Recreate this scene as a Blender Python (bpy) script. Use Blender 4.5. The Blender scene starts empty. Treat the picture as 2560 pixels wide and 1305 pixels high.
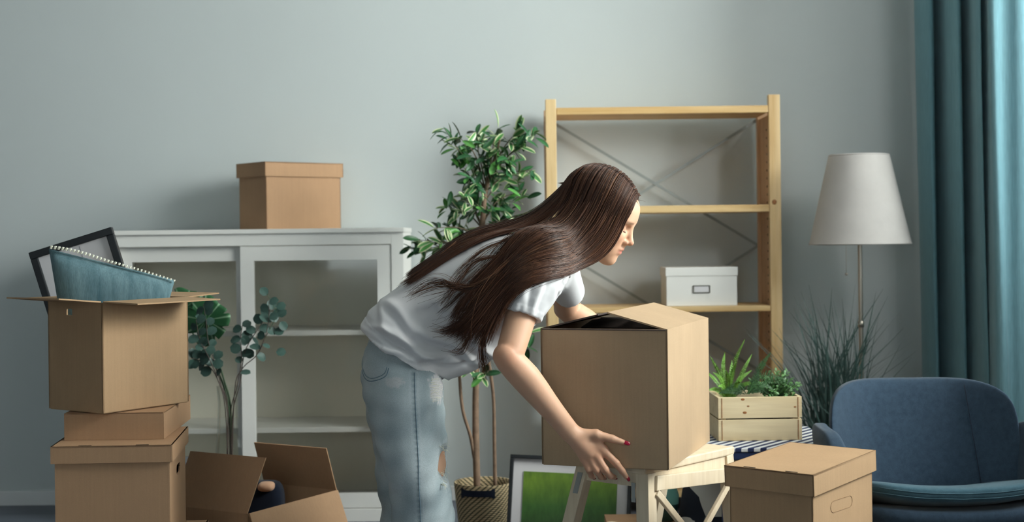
import bpy, bmesh, math, random
import numpy as np
from mathutils import Vector, Matrix, noise
from mathutils.bvhtree import BVHTree

random.seed(7)
RNG = np.random.default_rng(7)
SC = bpy.context.scene
COL = SC.collection

# ------------------------------------------------------------------ camera
F, YH, CAMH, ROLL = 3500.0, 590.0, 1.09, 0.012
cam_d = bpy.data.cameras.new('camera')
cam_d.sensor_width = 36.0
cam_d.lens = F / 2560 * 36.0
cam_d.shift_y = -(652.5 - YH) / 2560
cam_d.clip_start = 0.05
cam_d.dof.use_dof = True
cam_d.dof.focus_distance = 3.57
cam_d.dof.aperture_fstop = 3.6
cam = bpy.data.objects.new('camera', cam_d)
cam.matrix_world = (Matrix.Translation((0, 0, CAMH)) @ Matrix.Rotation(math.pi / 2, 4, 'X')
                    @ Matrix.Rotation(-ROLL, 4, 'Z'))
COL.objects.link(cam)
SC.camera = cam

# ------------------------------------------------------------------ world, daylight, exposure
world = bpy.data.worlds.new('sky')
SC.world = world
world.use_nodes = True
bg = world.node_tree.nodes['Background']
bg.inputs[0].default_value = (0.86, 0.93, 0.97, 1)
bg.inputs[1].default_value = 2.5


def area(name, loc, rot, sx, sy, energy, color):
    d = bpy.data.lights.new(name, 'AREA')
    d.shape = 'RECTANGLE'
    d.size, d.size_y = sx, sy
    d.energy = energy
    d.color = color
    o = bpy.data.objects.new(name, d)
    o.location = loc
    o.rotation_euler = rot
    COL.objects.link(o)
    return o


# daylight entering the big side window (right wall) and a window behind the camera
kl = area('window_daylight', (2.7, 3.3, 2.35), (0, 0, 0), 1.6, 1.5, 138, (1.0, 0.98, 0.95))
kl.rotation_euler = Vector((-.70, .66, -.25)).to_track_quat('-Z', 'Z').to_euler()
area('rear_window_daylight', (-1.0, -2.15, 1.65), (math.radians(90), 0, 0), 1.8, 1.7, 5.0, (0.95, 0.98, 1.0))

vs = SC.view_settings
vs.view_transform = 'Standard'
vs.look = 'None'
vs.gamma = 1.0
vs.use_curve_mapping = False
vs.exposure = 0.66
try:
    SC.cycles.max_bounces = 5
    SC.cycles.diffuse_bounces = 4
    SC.cycles.use_adaptive_sampling = True
    SC.cycles.adaptive_threshold = 0.07
    SC.cycles.adaptive_min_samples = 16
    SC.cycles.glossy_bounces = 3
    SC.cycles.transparent_max_bounces = 12
    SC.cycles.use_denoising = True
    SC.cycles.sample_clamp_indirect = 6
except Exception:
    pass


def P(px, py, Y):
    """photo pixel at distance Y -> point in the room"""
    dx, dy = px - 1280.0, py - YH
    c, s = math.cos(ROLL), math.sin(ROLL)
    ux, uy = dx * c - dy * s, dx * s + dy * c
    return Vector((ux / F * Y, Y, CAMH - uy / F * Y))


def lin(r, g, b):
    def f(c):
        c /= 255.0
        return c / 12.92 if c <= 0.04045 else ((c + 0.055) / 1.055) ** 2.4
    return (f(r), f(g), f(b), 1.0)


# ------------------------------------------------------------------ materials
def new_mat(name):
    m = bpy.data.materials.new(name)
    m.use_nodes = True
    nt = m.node_tree
    return m, nt, nt.nodes['Principled BSDF']


def N(nt, typ, **kw):
    n = nt.nodes.new(typ)
    for k, v in kw.items():
        if k.startswith('i_'):
            n.inputs[k[2:].replace('_', ' ')].default_value = v
        else:
            setattr(n, k, v)
    return n


def mix_col(nt, fac, a, b, mode='MIX'):
    n = nt.nodes.new('ShaderNodeMix')
    n.data_type = 'RGBA'
    n.blend_type = mode
    for sock, val in ((n.inputs[0], fac), (n.inputs[6], a), (n.inputs[7], b)):
        if hasattr(val, 'is_linked'):
            nt.links.new(val, sock)
        else:
            sock.default_value = val
    return n.outputs[2]


def ramp(nt, fac, stops):
    r = nt.nodes.new('ShaderNodeValToRGB')
    el = r.color_ramp.elements
    while len(el) > 1:
        el.remove(el[-1])
    el[0].position, el[0].color = stops[0]
    for p, c in stops[1:]:
        e = el.new(p)
        e.color = c
    nt.links.new(fac, r.inputs[0])
    return r.outputs[0]


def coords(nt, scale=(1, 1, 1), kind='Object', rot=(0, 0, 0)):
    tc = N(nt, 'ShaderNodeTexCoord')
    mp = N(nt, 'ShaderNodeMapping')
    mp.inputs['Scale'].default_value = scale
    mp.inputs['Rotation'].default_value = rot
    nt.links.new(tc.outputs[kind], mp.inputs[0])
    return mp.outputs[0]


def noise_tex(nt, vec, scale=5, detail=4, rough=0.55):
    n = N(nt, 'ShaderNodeTexNoise')
    n.inputs['Scale'].default_value = scale
    n.inputs['Detail'].default_value = detail
    n.inputs['Roughness'].default_value = rough
    nt.links.new(vec, n.inputs['Vector'])
    return n.outputs[0]


def add_bump(nt, bsdf, h, strength=0.2, dist=0.002):
    b = N(nt, 'ShaderNodeBump')
    b.inputs['Strength'].default_value = strength
    b.inputs['Distance'].default_value = dist
    nt.links.new(h, b.inputs['Height'])
    nt.links.new(b.outputs[0], bsdf.inputs['Normal'])


def mat_plain(name, col, rough=0.6, metallic=0.0, var=0.06, scale=6, bump=0.0, bscale=80, spec=0.5):
    m, nt, b = new_mat(name)
    v = coords(nt)
    n = noise_tex(nt, v, scale, 4)
    dark = tuple(c * (1 - var) for c in col[:3]) + (1,)
    lite = tuple(min(1, c * (1 + var)) for c in col[:3]) + (1,)
    nt.links.new(ramp(nt, n, [(0.3, dark), (0.7, lite)]), b.inputs['Base Color'])
    b.inputs['Roughness'].default_value = rough
    b.inputs['Metallic'].default_value = metallic
    b.inputs['Specular IOR Level'].default_value = spec
    if bump:
        add_bump(nt, b, noise_tex(nt, v, bscale, 3), bump, 0.002)
    return m


def mat_cardboard(name, col, flute_axis=0, flute=0.25):
    m, nt, b = new_mat(name)
    v = coords(nt)
    n1 = noise_tex(nt, v, 5, 5)
    sc = [2.0, 2.0, 2.0]
    sc[2] = 1.2
    n2 = noise_tex(nt, coords(nt, (160, 160, 5)), 1.0, 3)
    n3 = noise_tex(nt, v, 420, 2)
    base = ramp(nt, n1, [(0.28, tuple(c * 0.93 for c in col[:3]) + (1,)), (0.72, tuple(c * 1.06 for c in col[:3]) + (1,))])
    c2 = mix_col(nt, 0.10, base, ramp(nt, n2, [(0.35, (0.55, 0.55, 0.55, 1)), (0.65, (1, 1, 1, 1))]), 'MULTIPLY')
    c3 = mix_col(nt, 0.10, c2, ramp(nt, n3, [(0.35, (0.5, 0.5, 0.5, 1)), (0.65, (1, 1, 1, 1))]), 'MULTIPLY')
    nt.links.new(c3, b.inputs['Base Color'])
    b.inputs['Roughness'].default_value = 0.78
    b.inputs['Specular IOR Level'].default_value = 0.25
    add_bump(nt, b, n2, 0.12, 0.0006)
    return m


def mat_wood(name, c1, c2, axis=2, scale=1.0, knots=False, rough=0.5):
    m, nt, b = new_mat(name)
    s = [26 * scale] * 3
    s[axis] = 1.6 * scale
    v = coords(nt, tuple(s))
    n = noise_tex(nt, v, 1.0, 6, 0.6)
    w = coords(nt, tuple(x * 5 for x in s))
    n2 = noise_tex(nt, w, 1.0, 3)
    base = ramp(nt, n, [(0.3, c2), (0.55, c1), (0.75, tuple(min(1, x * 1.05) for x in c1[:3]) + (1,))])
    base = mix_col(nt, 0.18, base, ramp(nt, n2, [(0.35, (0.6, 0.5, 0.4, 1)), (0.6, (1, 1, 1, 1))]), 'MULTIPLY')
    if knots:
        vo = N(nt, 'ShaderNodeTexVoronoi')
        vo.inputs['Scale'].default_value = 5.5
        vec = coords(nt, (1.2, 1.0, 1.0))
        nt.links.new(vec, vo.inputs['Vector'])
        k = ramp(nt, vo.outputs['Distance'], [(0.0, (0.30, 0.13, 0.04, 1)), (0.075, (0.42, 0.2, 0.07, 1)), (0.12, (1, 1, 1, 1))])
        base = mix_col(nt, 0.8, base, k, 'MULTIPLY')
    nt.links.new(base, b.inputs['Base Color'])
    b.inputs['Roughness'].default_value = rough
    add_bump(nt, b, n, 0.1, 0.001)
    return m


def mat_fabric(name, col, col2=None, rough=0.9, weave=900, wstr=0.25, scale=9, stretch=(1, 1, 1), transl=0.0, fine=0.35):
    m, nt, b = new_mat(name)
    v = coords(nt, stretch)
    n = noise_tex(nt, v, scale, 5, 0.6)
    f = noise_tex(nt, coords(nt, stretch), weave, 2, 0.6)
    col2 = col2 or tuple(c * 0.8 for c in col[:3]) + (1,)
    base = ramp(nt, n, [(0.3, col2), (0.7, col)])
    base = mix_col(nt, fine, base, ramp(nt, f, [(0.32, (0.5, 0.5, 0.5, 1)), (0.68, (1.0, 1.0, 1.0, 1))]), 'MULTIPLY')
    nt.links.new(base, b.inputs['Base Color'])
    b.inputs['Roughness'].default_value = rough
    b.inputs['Specular IOR Level'].default_value = 0.15
    b.inputs['Sheen Weight'].default_value = 0.15
    add_bump(nt, b, f, wstr, 0.001)
    if transl:
        t = N(nt, 'ShaderNodeBsdfTranslucent')
        nt.links.new(base, t.inputs[0])
        mx = N(nt, 'ShaderNodeMixShader')
        mx.inputs[0].default_value = transl
        out = nt.nodes['Material Output']
        nt.links.new(b.outputs[0], mx.inputs[1])
        nt.links.new(t.outputs[0], mx.inputs[2])
        nt.links.new(mx.outputs[0], out.inputs[0])
    return m


def mat_glass(name, tint=(0.95, 0.98, 0.97), gl=0.10, rough=0.02, fr=.9):
    m, nt, b = new_mat(name)
    nt.nodes.remove(b)
    tr = N(nt, 'ShaderNodeBsdfTransparent')
    tr.inputs[0].default_value = tint + (1,)
    g = N(nt, 'ShaderNodeBsdfGlossy')
    g.inputs['Roughness'].default_value = rough
    lw = N(nt, 'ShaderNodeLayerWeight')
    lw.inputs['Blend'].default_value = 0.25
    ma = N(nt, 'ShaderNodeMath', operation='MULTIPLY_ADD')
    nt.links.new(lw.outputs['Fresnel'], ma.inputs[0])
    ma.inputs[1].default_value = fr
    ma.inputs[2].default_value = gl
    ma.use_clamp = True
    mx = N(nt, 'ShaderNodeMixShader')
    nt.links.new(ma.outputs[0], mx.inputs[0])
    nt.links.new(tr.outputs[0], mx.inputs[1])
    nt.links.new(g.outputs[0], mx.inputs[2])
    nt.links.new(mx.outputs[0], nt.nodes['Material Output'].inputs[0])
    return m


def mat_attr(name, rough=0.6, spec=0.4, sss=0.0, nscale=0, nstr=0.0, bump=0.0, bscale=600, sheen=0.0):
    m, nt, b = new_mat(name)
    a = N(nt, 'ShaderNodeAttribute', attribute_name='Col')
    c = a.outputs['Color']
    if nstr:
        n = noise_tex(nt, coords(nt), nscale, 3)
        c = mix_col(nt, nstr, c, ramp(nt, n, [(0.32, (0.45, 0.45, 0.45, 1)), (0.68, (1, 1, 1, 1))]), 'MULTIPLY')
    nt.links.new(c, b.inputs['Base Color'])
    b.inputs['Roughness'].default_value = rough
    b.inputs['Specular IOR Level'].default_value = spec
    b.inputs['Sheen Weight'].default_value = sheen
    if sss:
        b.inputs['Subsurface Weight'].default_value = sss
        b.inputs['Subsurface Radius'].default_value = (0.012, 0.005, 0.003)
        b.inputs['Subsurface Scale'].default_value = 0.6
    if bump:
        add_bump(nt, b, noise_tex(nt, coords(nt), bscale, 2), bump, 0.001)
    return m


M = {}
CB = lin(184, 151, 116)
M['card'] = mat_cardboard('cardboard', CB)
M['card_warm'] = mat_cardboard('cardboard_warm', lin(188, 150, 116))
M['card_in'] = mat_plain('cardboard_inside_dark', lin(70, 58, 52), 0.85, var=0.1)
M['slot'] = mat_plain('slot_dark', lin(46, 36, 28), 0.9)
M['wall'] = mat_plain('wall_paint', lin(198, 205, 205), 0.75, var=0.012, scale=1.2, bump=0.06, bscale=120, spec=0.2)
M['wall_bounce_cut'] = mat_plain('bounce_cut_wall_tone', lin(88, 92, 96), 0.8, var=0.02)  # made-up dark tone for the unseen walls, cuts bounced fill light
M['ceil'] = mat_plain('ceiling_paint', lin(226, 226, 222), 0.85, var=0.01)
M['floor'] = mat_wood('floor_grey', lin(98, 104, 116), lin(82, 88, 100), axis=0, scale=0.6, rough=0.5)
M['white'] = mat_plain('white_lacquer', lin(238, 237, 232), 0.35, var=0.015)
M['cab_back'] = mat_plain('cabinet_back_panel', lin(244, 240, 226), 0.7, var=0.03, scale=3)
M['base'] = mat_plain('baseboard_white', lin(226, 228, 228), 0.5, var=0.01)
M['glass'] = mat_glass('cabinet_glass', tint=(1.0, 1.0, .99), gl=0.03, rough=0.08, fr=.45)
M['winglass'] = mat_glass('window_glass', gl=0.03)
M['vase'] = mat_glass('vase_glass', tint=(0.95, 0.97, 0.96), gl=0.03, fr=.35)
M['pine'] = mat_wood('pine_vertical', lin(226, 196, 146), lin(206, 168, 112), axis=2, scale=0.8, knots=False)
M['pine_x'] = mat_wood('pine_along', lin(226, 194, 140), lin(204, 164, 104), axis=0, scale=0.8)
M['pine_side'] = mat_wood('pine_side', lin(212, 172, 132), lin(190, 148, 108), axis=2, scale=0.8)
M['knot'] = mat_plain('pine_knot', lin(150, 96, 50), 0.55, var=0.3, scale=90)
M['birch'] = mat_wood('birch_stool', lin(230, 213, 186), lin(223, 204, 174), axis=2, scale=0.7)
M['crate'] = mat_wood('crate_pine', lin(232, 214, 176), lin(214, 190, 146), axis=0, scale=0.6)
M['metal'] = mat_plain('galvanised_steel', lin(168, 172, 170), 0.4, metallic=0.3, var=0.08)
M['nickel'] = mat_plain('brushed_nickel', lin(190, 182, 170), 0.3, metallic=0.9, var=0.03)
M['brace'] = mat_plain('brace_steel', lin(150, 158, 158), 0.45, metallic=0.35)
M['black'] = mat_plain('black_frame', lin(26, 30, 34), 0.4, var=0.1)
M['paper'] = mat_plain('mat_board', lin(222, 220, 222), 0.8, var=0.01)
M['shade'] = mat_fabric('lamp_shade_fabric', lin(232, 228, 224), lin(224, 220, 216), weave=500, wstr=0.05, transl=0.35, fine=0.05)
M['teal'] = mat_fabric('teal_corduroy', lin(122, 152, 160), lin(76, 108, 118), weave=420, stretch=(1, 1, 0.16), scale=34, fine=0.45)
M['chair'] = mat_fabric('blue_wool', lin(58, 77, 95), lin(48, 66, 84), weave=650, scale=60, fine=0.55, wstr=0.3)
M['seat'] = mat_fabric('teal_wool', lin(72, 104, 118), lin(60, 92, 106), weave=650, scale=60, fine=0.5, wstr=0.3)
M['curtain'] = mat_fabric('curtain_teal', lin(136, 180, 190), lin(120, 164, 176), weave=300, stretch=(1, 1, 0.05), scale=6, transl=0.04, fine=0.35)
M['trim'] = mat_plain('white_cotton', lin(226, 226, 210), 0.9)
M['navy'] = mat_plain('navy_paint', lin(34, 54, 98), 0.5)
M['navycloth'] = mat_fabric('navy_cloth', lin(30, 38, 56), lin(22, 28, 42))
M['soil'] = mat_plain('soil', lin(40, 32, 26), 0.95, var=0.3, scale=60, bump=0.5)
M['bark'] = mat_plain('bark', lin(132, 108, 88), 0.85, var=0.22, scale=40, bump=0.4, bscale=90)
M['twig'] = mat_plain('twig', lin(96, 84, 66), 0.85, var=0.2, scale=40)
M['stem'] = mat_plain('green_stem', lin(66, 92, 62), 0.6, var=0.15)
M['darkstem'] = mat_plain('dark_stem', lin(78, 66, 60), 0.7, var=0.15)
M['leaf'] = mat_attr('ficus_leaf', 0.38, 0.5)
M['euc'] = mat_plain('eucalyptus_leaf', lin(56, 84, 76), 0.5, var=0.25, scale=14)
M['monstera'] = mat_attr('monstera_leaf', 0.4, 0.5)
M['fern'] = mat_plain('fern_green', lin(110, 158, 62), 0.5, var=0.3, scale=22)
M['box_leaf'] = mat_plain('boxwood_green', lin(98, 142, 84), 0.45, var=0.35, scale=30)
M['dark_fern'] = mat_plain('dark_fern', lin(52, 92, 50), 0.5, var=0.3, scale=22)
M['grass'] = mat_plain('grass_blade', lin(58, 84, 78), 0.5, var=0.3, scale=12)
M['pot'] = mat_plain('dark_pot', lin(60, 62, 66), 0.7)
M['turq'] = mat_plain('turquoise_glaze', lin(130, 200, 190), 0.35)
M['dkgreen'] = mat_plain('dark_green_glaze', lin(44, 82, 78), 0.35)
M['peach'] = mat_fabric('peach_cloth', lin(226, 180, 150), lin(210, 164, 132))
M['legwood'] = mat_wood('chair_leg_beech', lin(200, 150, 104), lin(176, 124, 80), axis=2)
M['shirt'] = mat_attr('white_jersey', 0.85, 0.15, bump=0.10, bscale=900, sheen=0.1)
M['jeans'] = mat_attr('washed_denim', 0.9, 0.1, nscale=520, nstr=0.35, bump=0.25, bscale=700)
M['skin'] = mat_attr('skin', 0.48, 0.35, sss=0.12)
M['hair'] = mat_attr('brown_hair', 0.42, 0.32)
M['scalp'] = mat_attr('hair_undercoat', 0.85, 0.1)
M['nail'] = mat_plain('red_nail_polish', lin(150, 26, 52), 0.22, var=0.02)
M['stitch'] = mat_plain('denim_stitch', lin(104, 128, 142), 0.9, var=0.1)
M['lash'] = mat_plain('eyelash', lin(74, 50, 40), 0.8)


# ------------------------------------------------------------------ mesh helpers
def mesh_obj(name, verts, faces, mat, parent=None, smooth=False, cols=None, loc=None):
    me = bpy.data.meshes.new(name)
    if isinstance(verts, np.ndarray):
        verts = verts.tolist()
    me.from_pydata([tuple(v) for v in verts], [], [tuple(f) for f in faces])
    if isinstance(mat, str):
        mat = M[mat]
    me.materials.append(mat)
    if smooth:
        me.polygons.foreach_set('use_smooth', [True] * len(me.polygons))
    if cols is not None:
        a = me.color_attributes.new('Col', 'FLOAT_COLOR', 'POINT')
        c = np.ones((len(me.vertices), 4), dtype=np.float32)
        c[:, :3] = np.asarray(cols)[:, :3]
        a.data.foreach_set('color', c.ravel())
    me.update()
    o = bpy.data.objects.new(name, me)
    COL.objects.link(o)
    if parent is not None:
        set_parent(o, parent)
    return o


def set_parent(o, parent):
    o.parent = parent
    o.matrix_parent_inverse = WORLD_OF(parent).inverted()


def WORLD_OF(o):
    m = o.matrix_basis.copy()
    if o.parent is not None:
        m = WORLD_OF(o.parent) @ o.matrix_parent_inverse @ m
    return m


def bm_obj(name, bm, mat, parent=None, smooth=False):
    me = bpy.data.meshes.new(name)
    bm.normal_update()
    bm.to_mesh(me)
    bm.free()
    if isinstance(mat, str):
        mat = M[mat]
    me.materials.append(mat)
    if smooth:
        me.polygons.foreach_set('use_smooth', [True] * len(me.polygons))
    o = bpy.data.objects.new(name, me)
    COL.objects.link(o)
    if parent is not None:
        set_parent(o, parent)
    return o


def tag(o, label, cat, group=None, kind=None):
    o['label'] = label
    if cat:
        o['category'] = cat
    if group:
        o['group'] = group
    if kind:
        o['kind'] = kind
    return o


def thing(name, label, cat, loc, group=None):
    o = bpy.data.objects.new(name, None)
    o.empty_display_size = 0.05
    o.location = loc
    COL.objects.link(o)
    return tag(o, label, cat, group)


def structure(o):
    o['kind'] = 'structure'
    return o


def bm_box(bm, c, size, ex=Vector((1, 0, 0)), ey=Vector((0, 1, 0)), ez=Vector((0, 0, 1))):
    """oriented box centred at c"""
    c = Vector(c)
    vs_ = []
    for sx in (-.5, .5):
        for sy in (-.5, .5):
            for sz in (-.5, .5):
                vs_.append(bm.verts.new(c + ex * (sx * size[0]) + ey * (sy * size[1]) + ez * (sz * size[2])))
    for f in ((0, 1, 3, 2), (4, 6, 7, 5), (0, 4, 5, 1), (2, 3, 7, 6), (0, 2, 6, 4), (1, 5, 7, 3)):
        bm.faces.new([vs_[i] for i in f])
    return vs_


def box(name, c, size, mat, parent=None, ex=None, ey=None, ez=None, bevel=0.0, seg=2):
    bm = bmesh.new()
    bm_box(bm, c, size, ex or Vector((1, 0, 0)), ey or Vector((0, 1, 0)), ez or Vector((0, 0, 1)))
    bmesh.ops.recalc_face_normals(bm, faces=bm.faces)
    if bevel:
        bmesh.ops.bevel(bm, geom=list(bm.edges), offset=bevel, segments=seg, affect='EDGES', profile=0.6)
    return bm_obj(name, bm, mat, parent)


def box2(name, lo, hi, mat, parent=None, bevel=0.0):
    lo, hi = Vector(lo), Vector(hi)
    return box(name, (lo + hi) / 2, hi - lo, mat, parent, bevel=bevel)


def beam(name, a, b, w, d, mat, parent=None, side=Vector((1, 0, 0)), bevel=0.002):
    """rectangular bar from a to b; w across 'side', d across the other axis"""
    a, b = Vector(a), Vector(b)
    ez = (b - a).normalized()
    ex = (side - ez * side.dot(ez)).normalized()
    ey = ez.cross(ex)
    return box(name, (a + b) / 2, (w, d, (b - a).length), mat, parent, ex, ey, ez, bevel=bevel)


def plate(name, org, eu, ev, outline, holes, thick, mat, parent=None):
    """flat sheet (outline in eu/ev coordinates) with holes, extruded by thick along eu x ev"""
    org, eu, ev = Vector(org), Vector(eu), Vector(ev)
    bm = bmesh.new()
    for loop in [outline] + list(holes):
        vs_ = [bm.verts.new(org + eu * p[0] + ev * p[1]) for p in loop]
        for i in range(len(vs_)):
            bm.edges.new((vs_[i], vs_[(i + 1) % len(vs_)]))
    bmesh.ops.triangle_fill(bm, use_beauty=True, edges=list(bm.edges))
    n = eu.cross(ev).normalized()
    r = bmesh.ops.extrude_face_region(bm, geom=list(bm.faces))
    for v in r['geom']:
        if isinstance(v, bmesh.types.BMVert):
            v.co += n * thick
    bmesh.ops.recalc_face_normals(bm, faces=bm.faces)
    return bm_obj(name, bm, mat, parent)


def rect(u0, v0, u1, v1):
    return [(u0, v0), (u1, v0), (u1, v1), (u0, v1)]


def slot_shape(cu, cv, w, h, n=6):
    r = h / 2
    pts = []
    for i in range(n + 1):
        a = -math.pi / 2 + math.pi * i / n
        pts.append((cu + w / 2 - r + r * math.cos(a), cv + r * math.sin(a)))
    for i in range(n + 1):
        a = math.pi / 2 + math.pi * i / n
        pts.append((cu - w / 2 + r + r * math.cos(a), cv + r * math.sin(a)))
    return pts


def catmull(pts, n):
    """resample a list of equal-length tuples smoothly to n rows"""
    p = np.asarray(pts, dtype=float)
    if len(p) == 2:
        t = np.linspace(0, 1, n)[:, None]
        return p[0] * (1 - t) + p[1] * t
    q = np.vstack([2 * p[0] - p[1], p, 2 * p[-1] - p[-2]])
    segs = len(p) - 1
    s = np.linspace(0, segs, n)
    i = np.minimum(s.astype(int), segs - 1)
    t = (s - i)[:, None]
    a, b, c, d = q[i], q[i + 1], q[i + 2], q[i + 3]
    return 0.5 * ((2 * b) + (-a + c) * t + (2 * a - 5 * b + 4 * c - d) * t ** 2 + (-a + 3 * b - 3 * c + d) * t ** 3)


def tube_geo(pts, radii, sides=8, cap=True):
    p = np.asarray(pts, dtype=float)
    n = len(p)
    r = np.asarray(radii, dtype=float)
    T = np.gradient(p, axis=0)
    T /= np.linalg.norm(T, axis=1)[:, None] + 1e-12
    ref = np.array([0.0, 1, 0]) if abs(T[0][1]) < 0.9 else np.array([1.0, 0, 0])
    verts, faces = [], []
    for i in range(n):
        u = ref - T[i] * ref.dot(T[i])
        u /= np.linalg.norm(u) + 1e-12
        ref = u
        v = np.cross(T[i], u)
        for k in range(sides):
            a = 2 * math.pi * k / sides
            verts.append(p[i] + r[i] * (math.cos(a) * u + math.sin(a) * v))
    for i in range(n - 1):
        for k in range(sides):
            k2 = (k + 1) % sides
            faces.append((i * sides + k, i * sides + k2, (i + 1) * sides + k2, (i + 1) * sides + k))
    if cap:
        faces.append(tuple(range(sides - 1, -1, -1)))
        faces.append(tuple((n - 1) * sides + k for k in range(sides)))
    return verts, faces


def tube(name, ctrl, radii, mat, parent=None, n=16, sides=8):
    rows = catmull([tuple(c) + (r,) for c, r in zip(ctrl, radii)], n)
    v, f = tube_geo(rows[:, :3], np.maximum(rows[:, 3], 1e-4), sides)
    return mesh_obj(name, v, f, mat, parent, smooth=True)


def lathe(name, prof, centre, mat, parent=None, n=40, smooth=True, pleat=0.0, npleat=0):
    """prof: list of (r, z); open ends"""
    cx, cy, cz = centre
    verts, faces = [], []
    for r, z in prof:
        for k in range(n):
            a = 2 * math.pi * k / n
            rr = r + (pleat if npleat and k % 2 else 0.0)
            verts.append((cx + rr * math.cos(a), cy + rr * math.sin(a), cz + z))
    for i in range(len(prof) - 1):
        for k in range(n):
            k2 = (k + 1) % n
            faces.append((i * n + k, i * n + k2, (i + 1) * n + k2, (i + 1) * n + k))
    return mesh_obj(name, verts, faces, mat, parent, smooth=smooth)


def superquad(a, b, c, e1=0.3, e2=0.3, nu=48, nv=24):
    """soft block: verts (N,3) and faces; a,b,c half sizes; e -> 0 boxy, 1 ellipsoid"""
    def sp(x, e):
        return math.copysign(abs(x) ** e, x)
    verts, faces = [], []
    for j in range(nv + 1):
        ph = -math.pi / 2 + math.pi * j / nv
        for i in range(nu):
            th = 2 * math.pi * i / nu
            cp = sp(math.cos(ph), e1)
            verts.append((a * cp * sp(math.cos(th), e2), b * cp * sp(math.sin(th), e2), c * sp(math.sin(ph), e1)))
    for j in range(nv):
        for i in range(nu):
            i2 = (i + 1) % nu
            faces.append((j * nu + i, j * nu + i2, (j + 1) * nu + i2, (j + 1) * nu + i))
    return np.array(verts), faces


# ------------------------------------------------------------------ implicit surfaces -> continuous meshes
def unit(v):
    v = np.asarray(v, dtype=float)
    return v / (np.linalg.norm(v) + 1e-12)


class Cone:
    """capsule with two radii"""
    def __init__(s, a, b, r1, r2, k=0.01, sub=False):
        s.a, s.b, s.r1, s.r2, s.k, s.sub = np.array(a, float), np.array(b, float), r1, r2, k, sub

    def __call__(s, p):
        ab = s.b - s.a
        t = np.clip((p - s.a) @ ab / (ab @ ab + 1e-12), 0, 1)
        d = np.linalg.norm(p - s.a - t[..., None] * ab, axis=-1)
        return d - (s.r1 + (s.r2 - s.r1) * t)


class Ell:
    """ellipsoid with axes given by the columns of R"""
    def __init__(s, c, r, R=None, k=0.01, sub=False):
        s.c, s.r, s.k, s.sub = np.array(c, float), np.array(r, float), k, sub
        s.R = np.eye(3) if R is None else np.array(R, float)

    def __call__(s, p):
        q = (p - s.c) @ s.R
        k0 = np.linalg.norm(q / s.r, axis=-1)
        k1 = np.linalg.norm(q / (s.r ** 2), axis=-1) + 1e-9
        return np.where(k0 < 0.05, -s.r.min() * (1 - k0), k0 * (k0 - 1) / k1)


class Tube:
    """smooth tube with elliptic sections: rows (x,y,z,ru,rv)"""
    def __init__(s, rows, u, k=0.02, n=14, flat=(False, False), sub=False, grow=0.0, pw=2.0):
        r = catmull(rows, n)
        s.p, s.ru, s.rv = r[:, :3], np.maximum(r[:, 3] + grow, 0.002), np.maximum(r[:, 4] + grow, 0.002)
        s.u, s.k, s.flat, s.sub, s.pw = unit(u), k, flat, sub, pw
        s.t0 = unit(s.p[1] - s.p[0])
        s.t1 = unit(s.p[-1] - s.p[-2])

    def __call__(s, p):
        ns = len(s.p) - 1
        if p.ndim == 5 and ns > 5:
            # blocks of points: only look at the axis pieces near each block
            c = p[:, 4, 4, 4]
            mid = (s.p[1:] + s.p[:-1]) / 2
            near = np.argmin(((c[:, None] - mid[None]) ** 2).sum(-1), 1)
            out = np.empty(p.shape[:-1])
            for i in np.unique(near):
                m = near == i
                out[m] = s.part(p[m], max(0, i - 3), min(ns, i + 4))
            return out
        return s.part(p, 0, ns)

    def part(s, p, i0, i1):
        sh = p.shape[:-1]
        p = p.reshape(-1, 3)
        best = np.full(len(p), 1e9)
        bi = np.zeros(len(p), int)
        bt = np.zeros(len(p))
        for i in range(i0, i1):
            a, ab = s.p[i], s.p[i + 1] - s.p[i]
            t = np.clip((p - a) @ ab / (ab @ ab + 1e-12), 0, 1)
            r = p - a - t[:, None] * ab
            d2 = np.einsum('ij,ij->i', r, r)
            m = d2 < best
            best[m], bi[m], bt[m] = d2[m], i, t[m]
        T = np.gradient(s.p, axis=0)
        T /= np.linalg.norm(T, axis=1)[:, None]
        f = bt[:, None]
        c = s.p[bi] * (1 - f) + s.p[bi + 1] * f
        tg = T[bi] * (1 - f) + T[bi + 1] * f
        tg /= np.linalg.norm(tg, axis=1)[:, None]
        U = s.u - tg * (tg @ s.u)[:, None]
        U /= np.linalg.norm(U, axis=1)[:, None] + 1e-9
        V = np.cross(tg, U)
        r = p - c
        uu, vv, ww = (r * U).sum(1), (r * V).sum(1), (r * tg).sum(1)
        a = s.ru[bi] * (1 - bt) + s.ru[bi + 1] * bt
        b = s.rv[bi] * (1 - bt) + s.rv[bi + 1] * bt
        e = np.minimum(a, b)
        if s.flat[0] or s.flat[1]:
            e = np.where((ww < 0) & s.flat[0], 1e3, np.where((ww > 0) & s.flat[1], 1e3, e))
        if s.pw == 2.0:
            q = np.sqrt((uu / a) ** 2 + (vv / b) ** 2 + (ww / e) ** 2)
            g = np.sqrt((uu / a ** 2) ** 2 + (vv / b ** 2) ** 2 + (ww / e ** 2) ** 2) / (q + 1e-9)
        else:                              # squarer section
            n_ = s.pw
            ua, va, wa = np.abs(uu / a), np.abs(vv / b), np.abs(ww / e)
            q = (ua ** n_ + va ** n_ + wa ** n_) ** (1 / n_)
            g = np.sqrt((ua ** (n_ - 1) / a) ** 2 + (va ** (n_ - 1) / b) ** 2 + (wa ** (n_ - 1) / e) ** 2) / (q ** (n_ - 1) + 1e-9)
        d = np.where(q < 0.05, -np.minimum(a, b), (q - 1) / (g + 1e-9))
        if s.flat[0]:
            d = np.maximum(d, -((p - s.p[0]) @ s.t0))
        if s.flat[1]:
            d = np.maximum(d, (p - s.p[-1]) @ s.t1)
        return d.reshape(sh)


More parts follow.
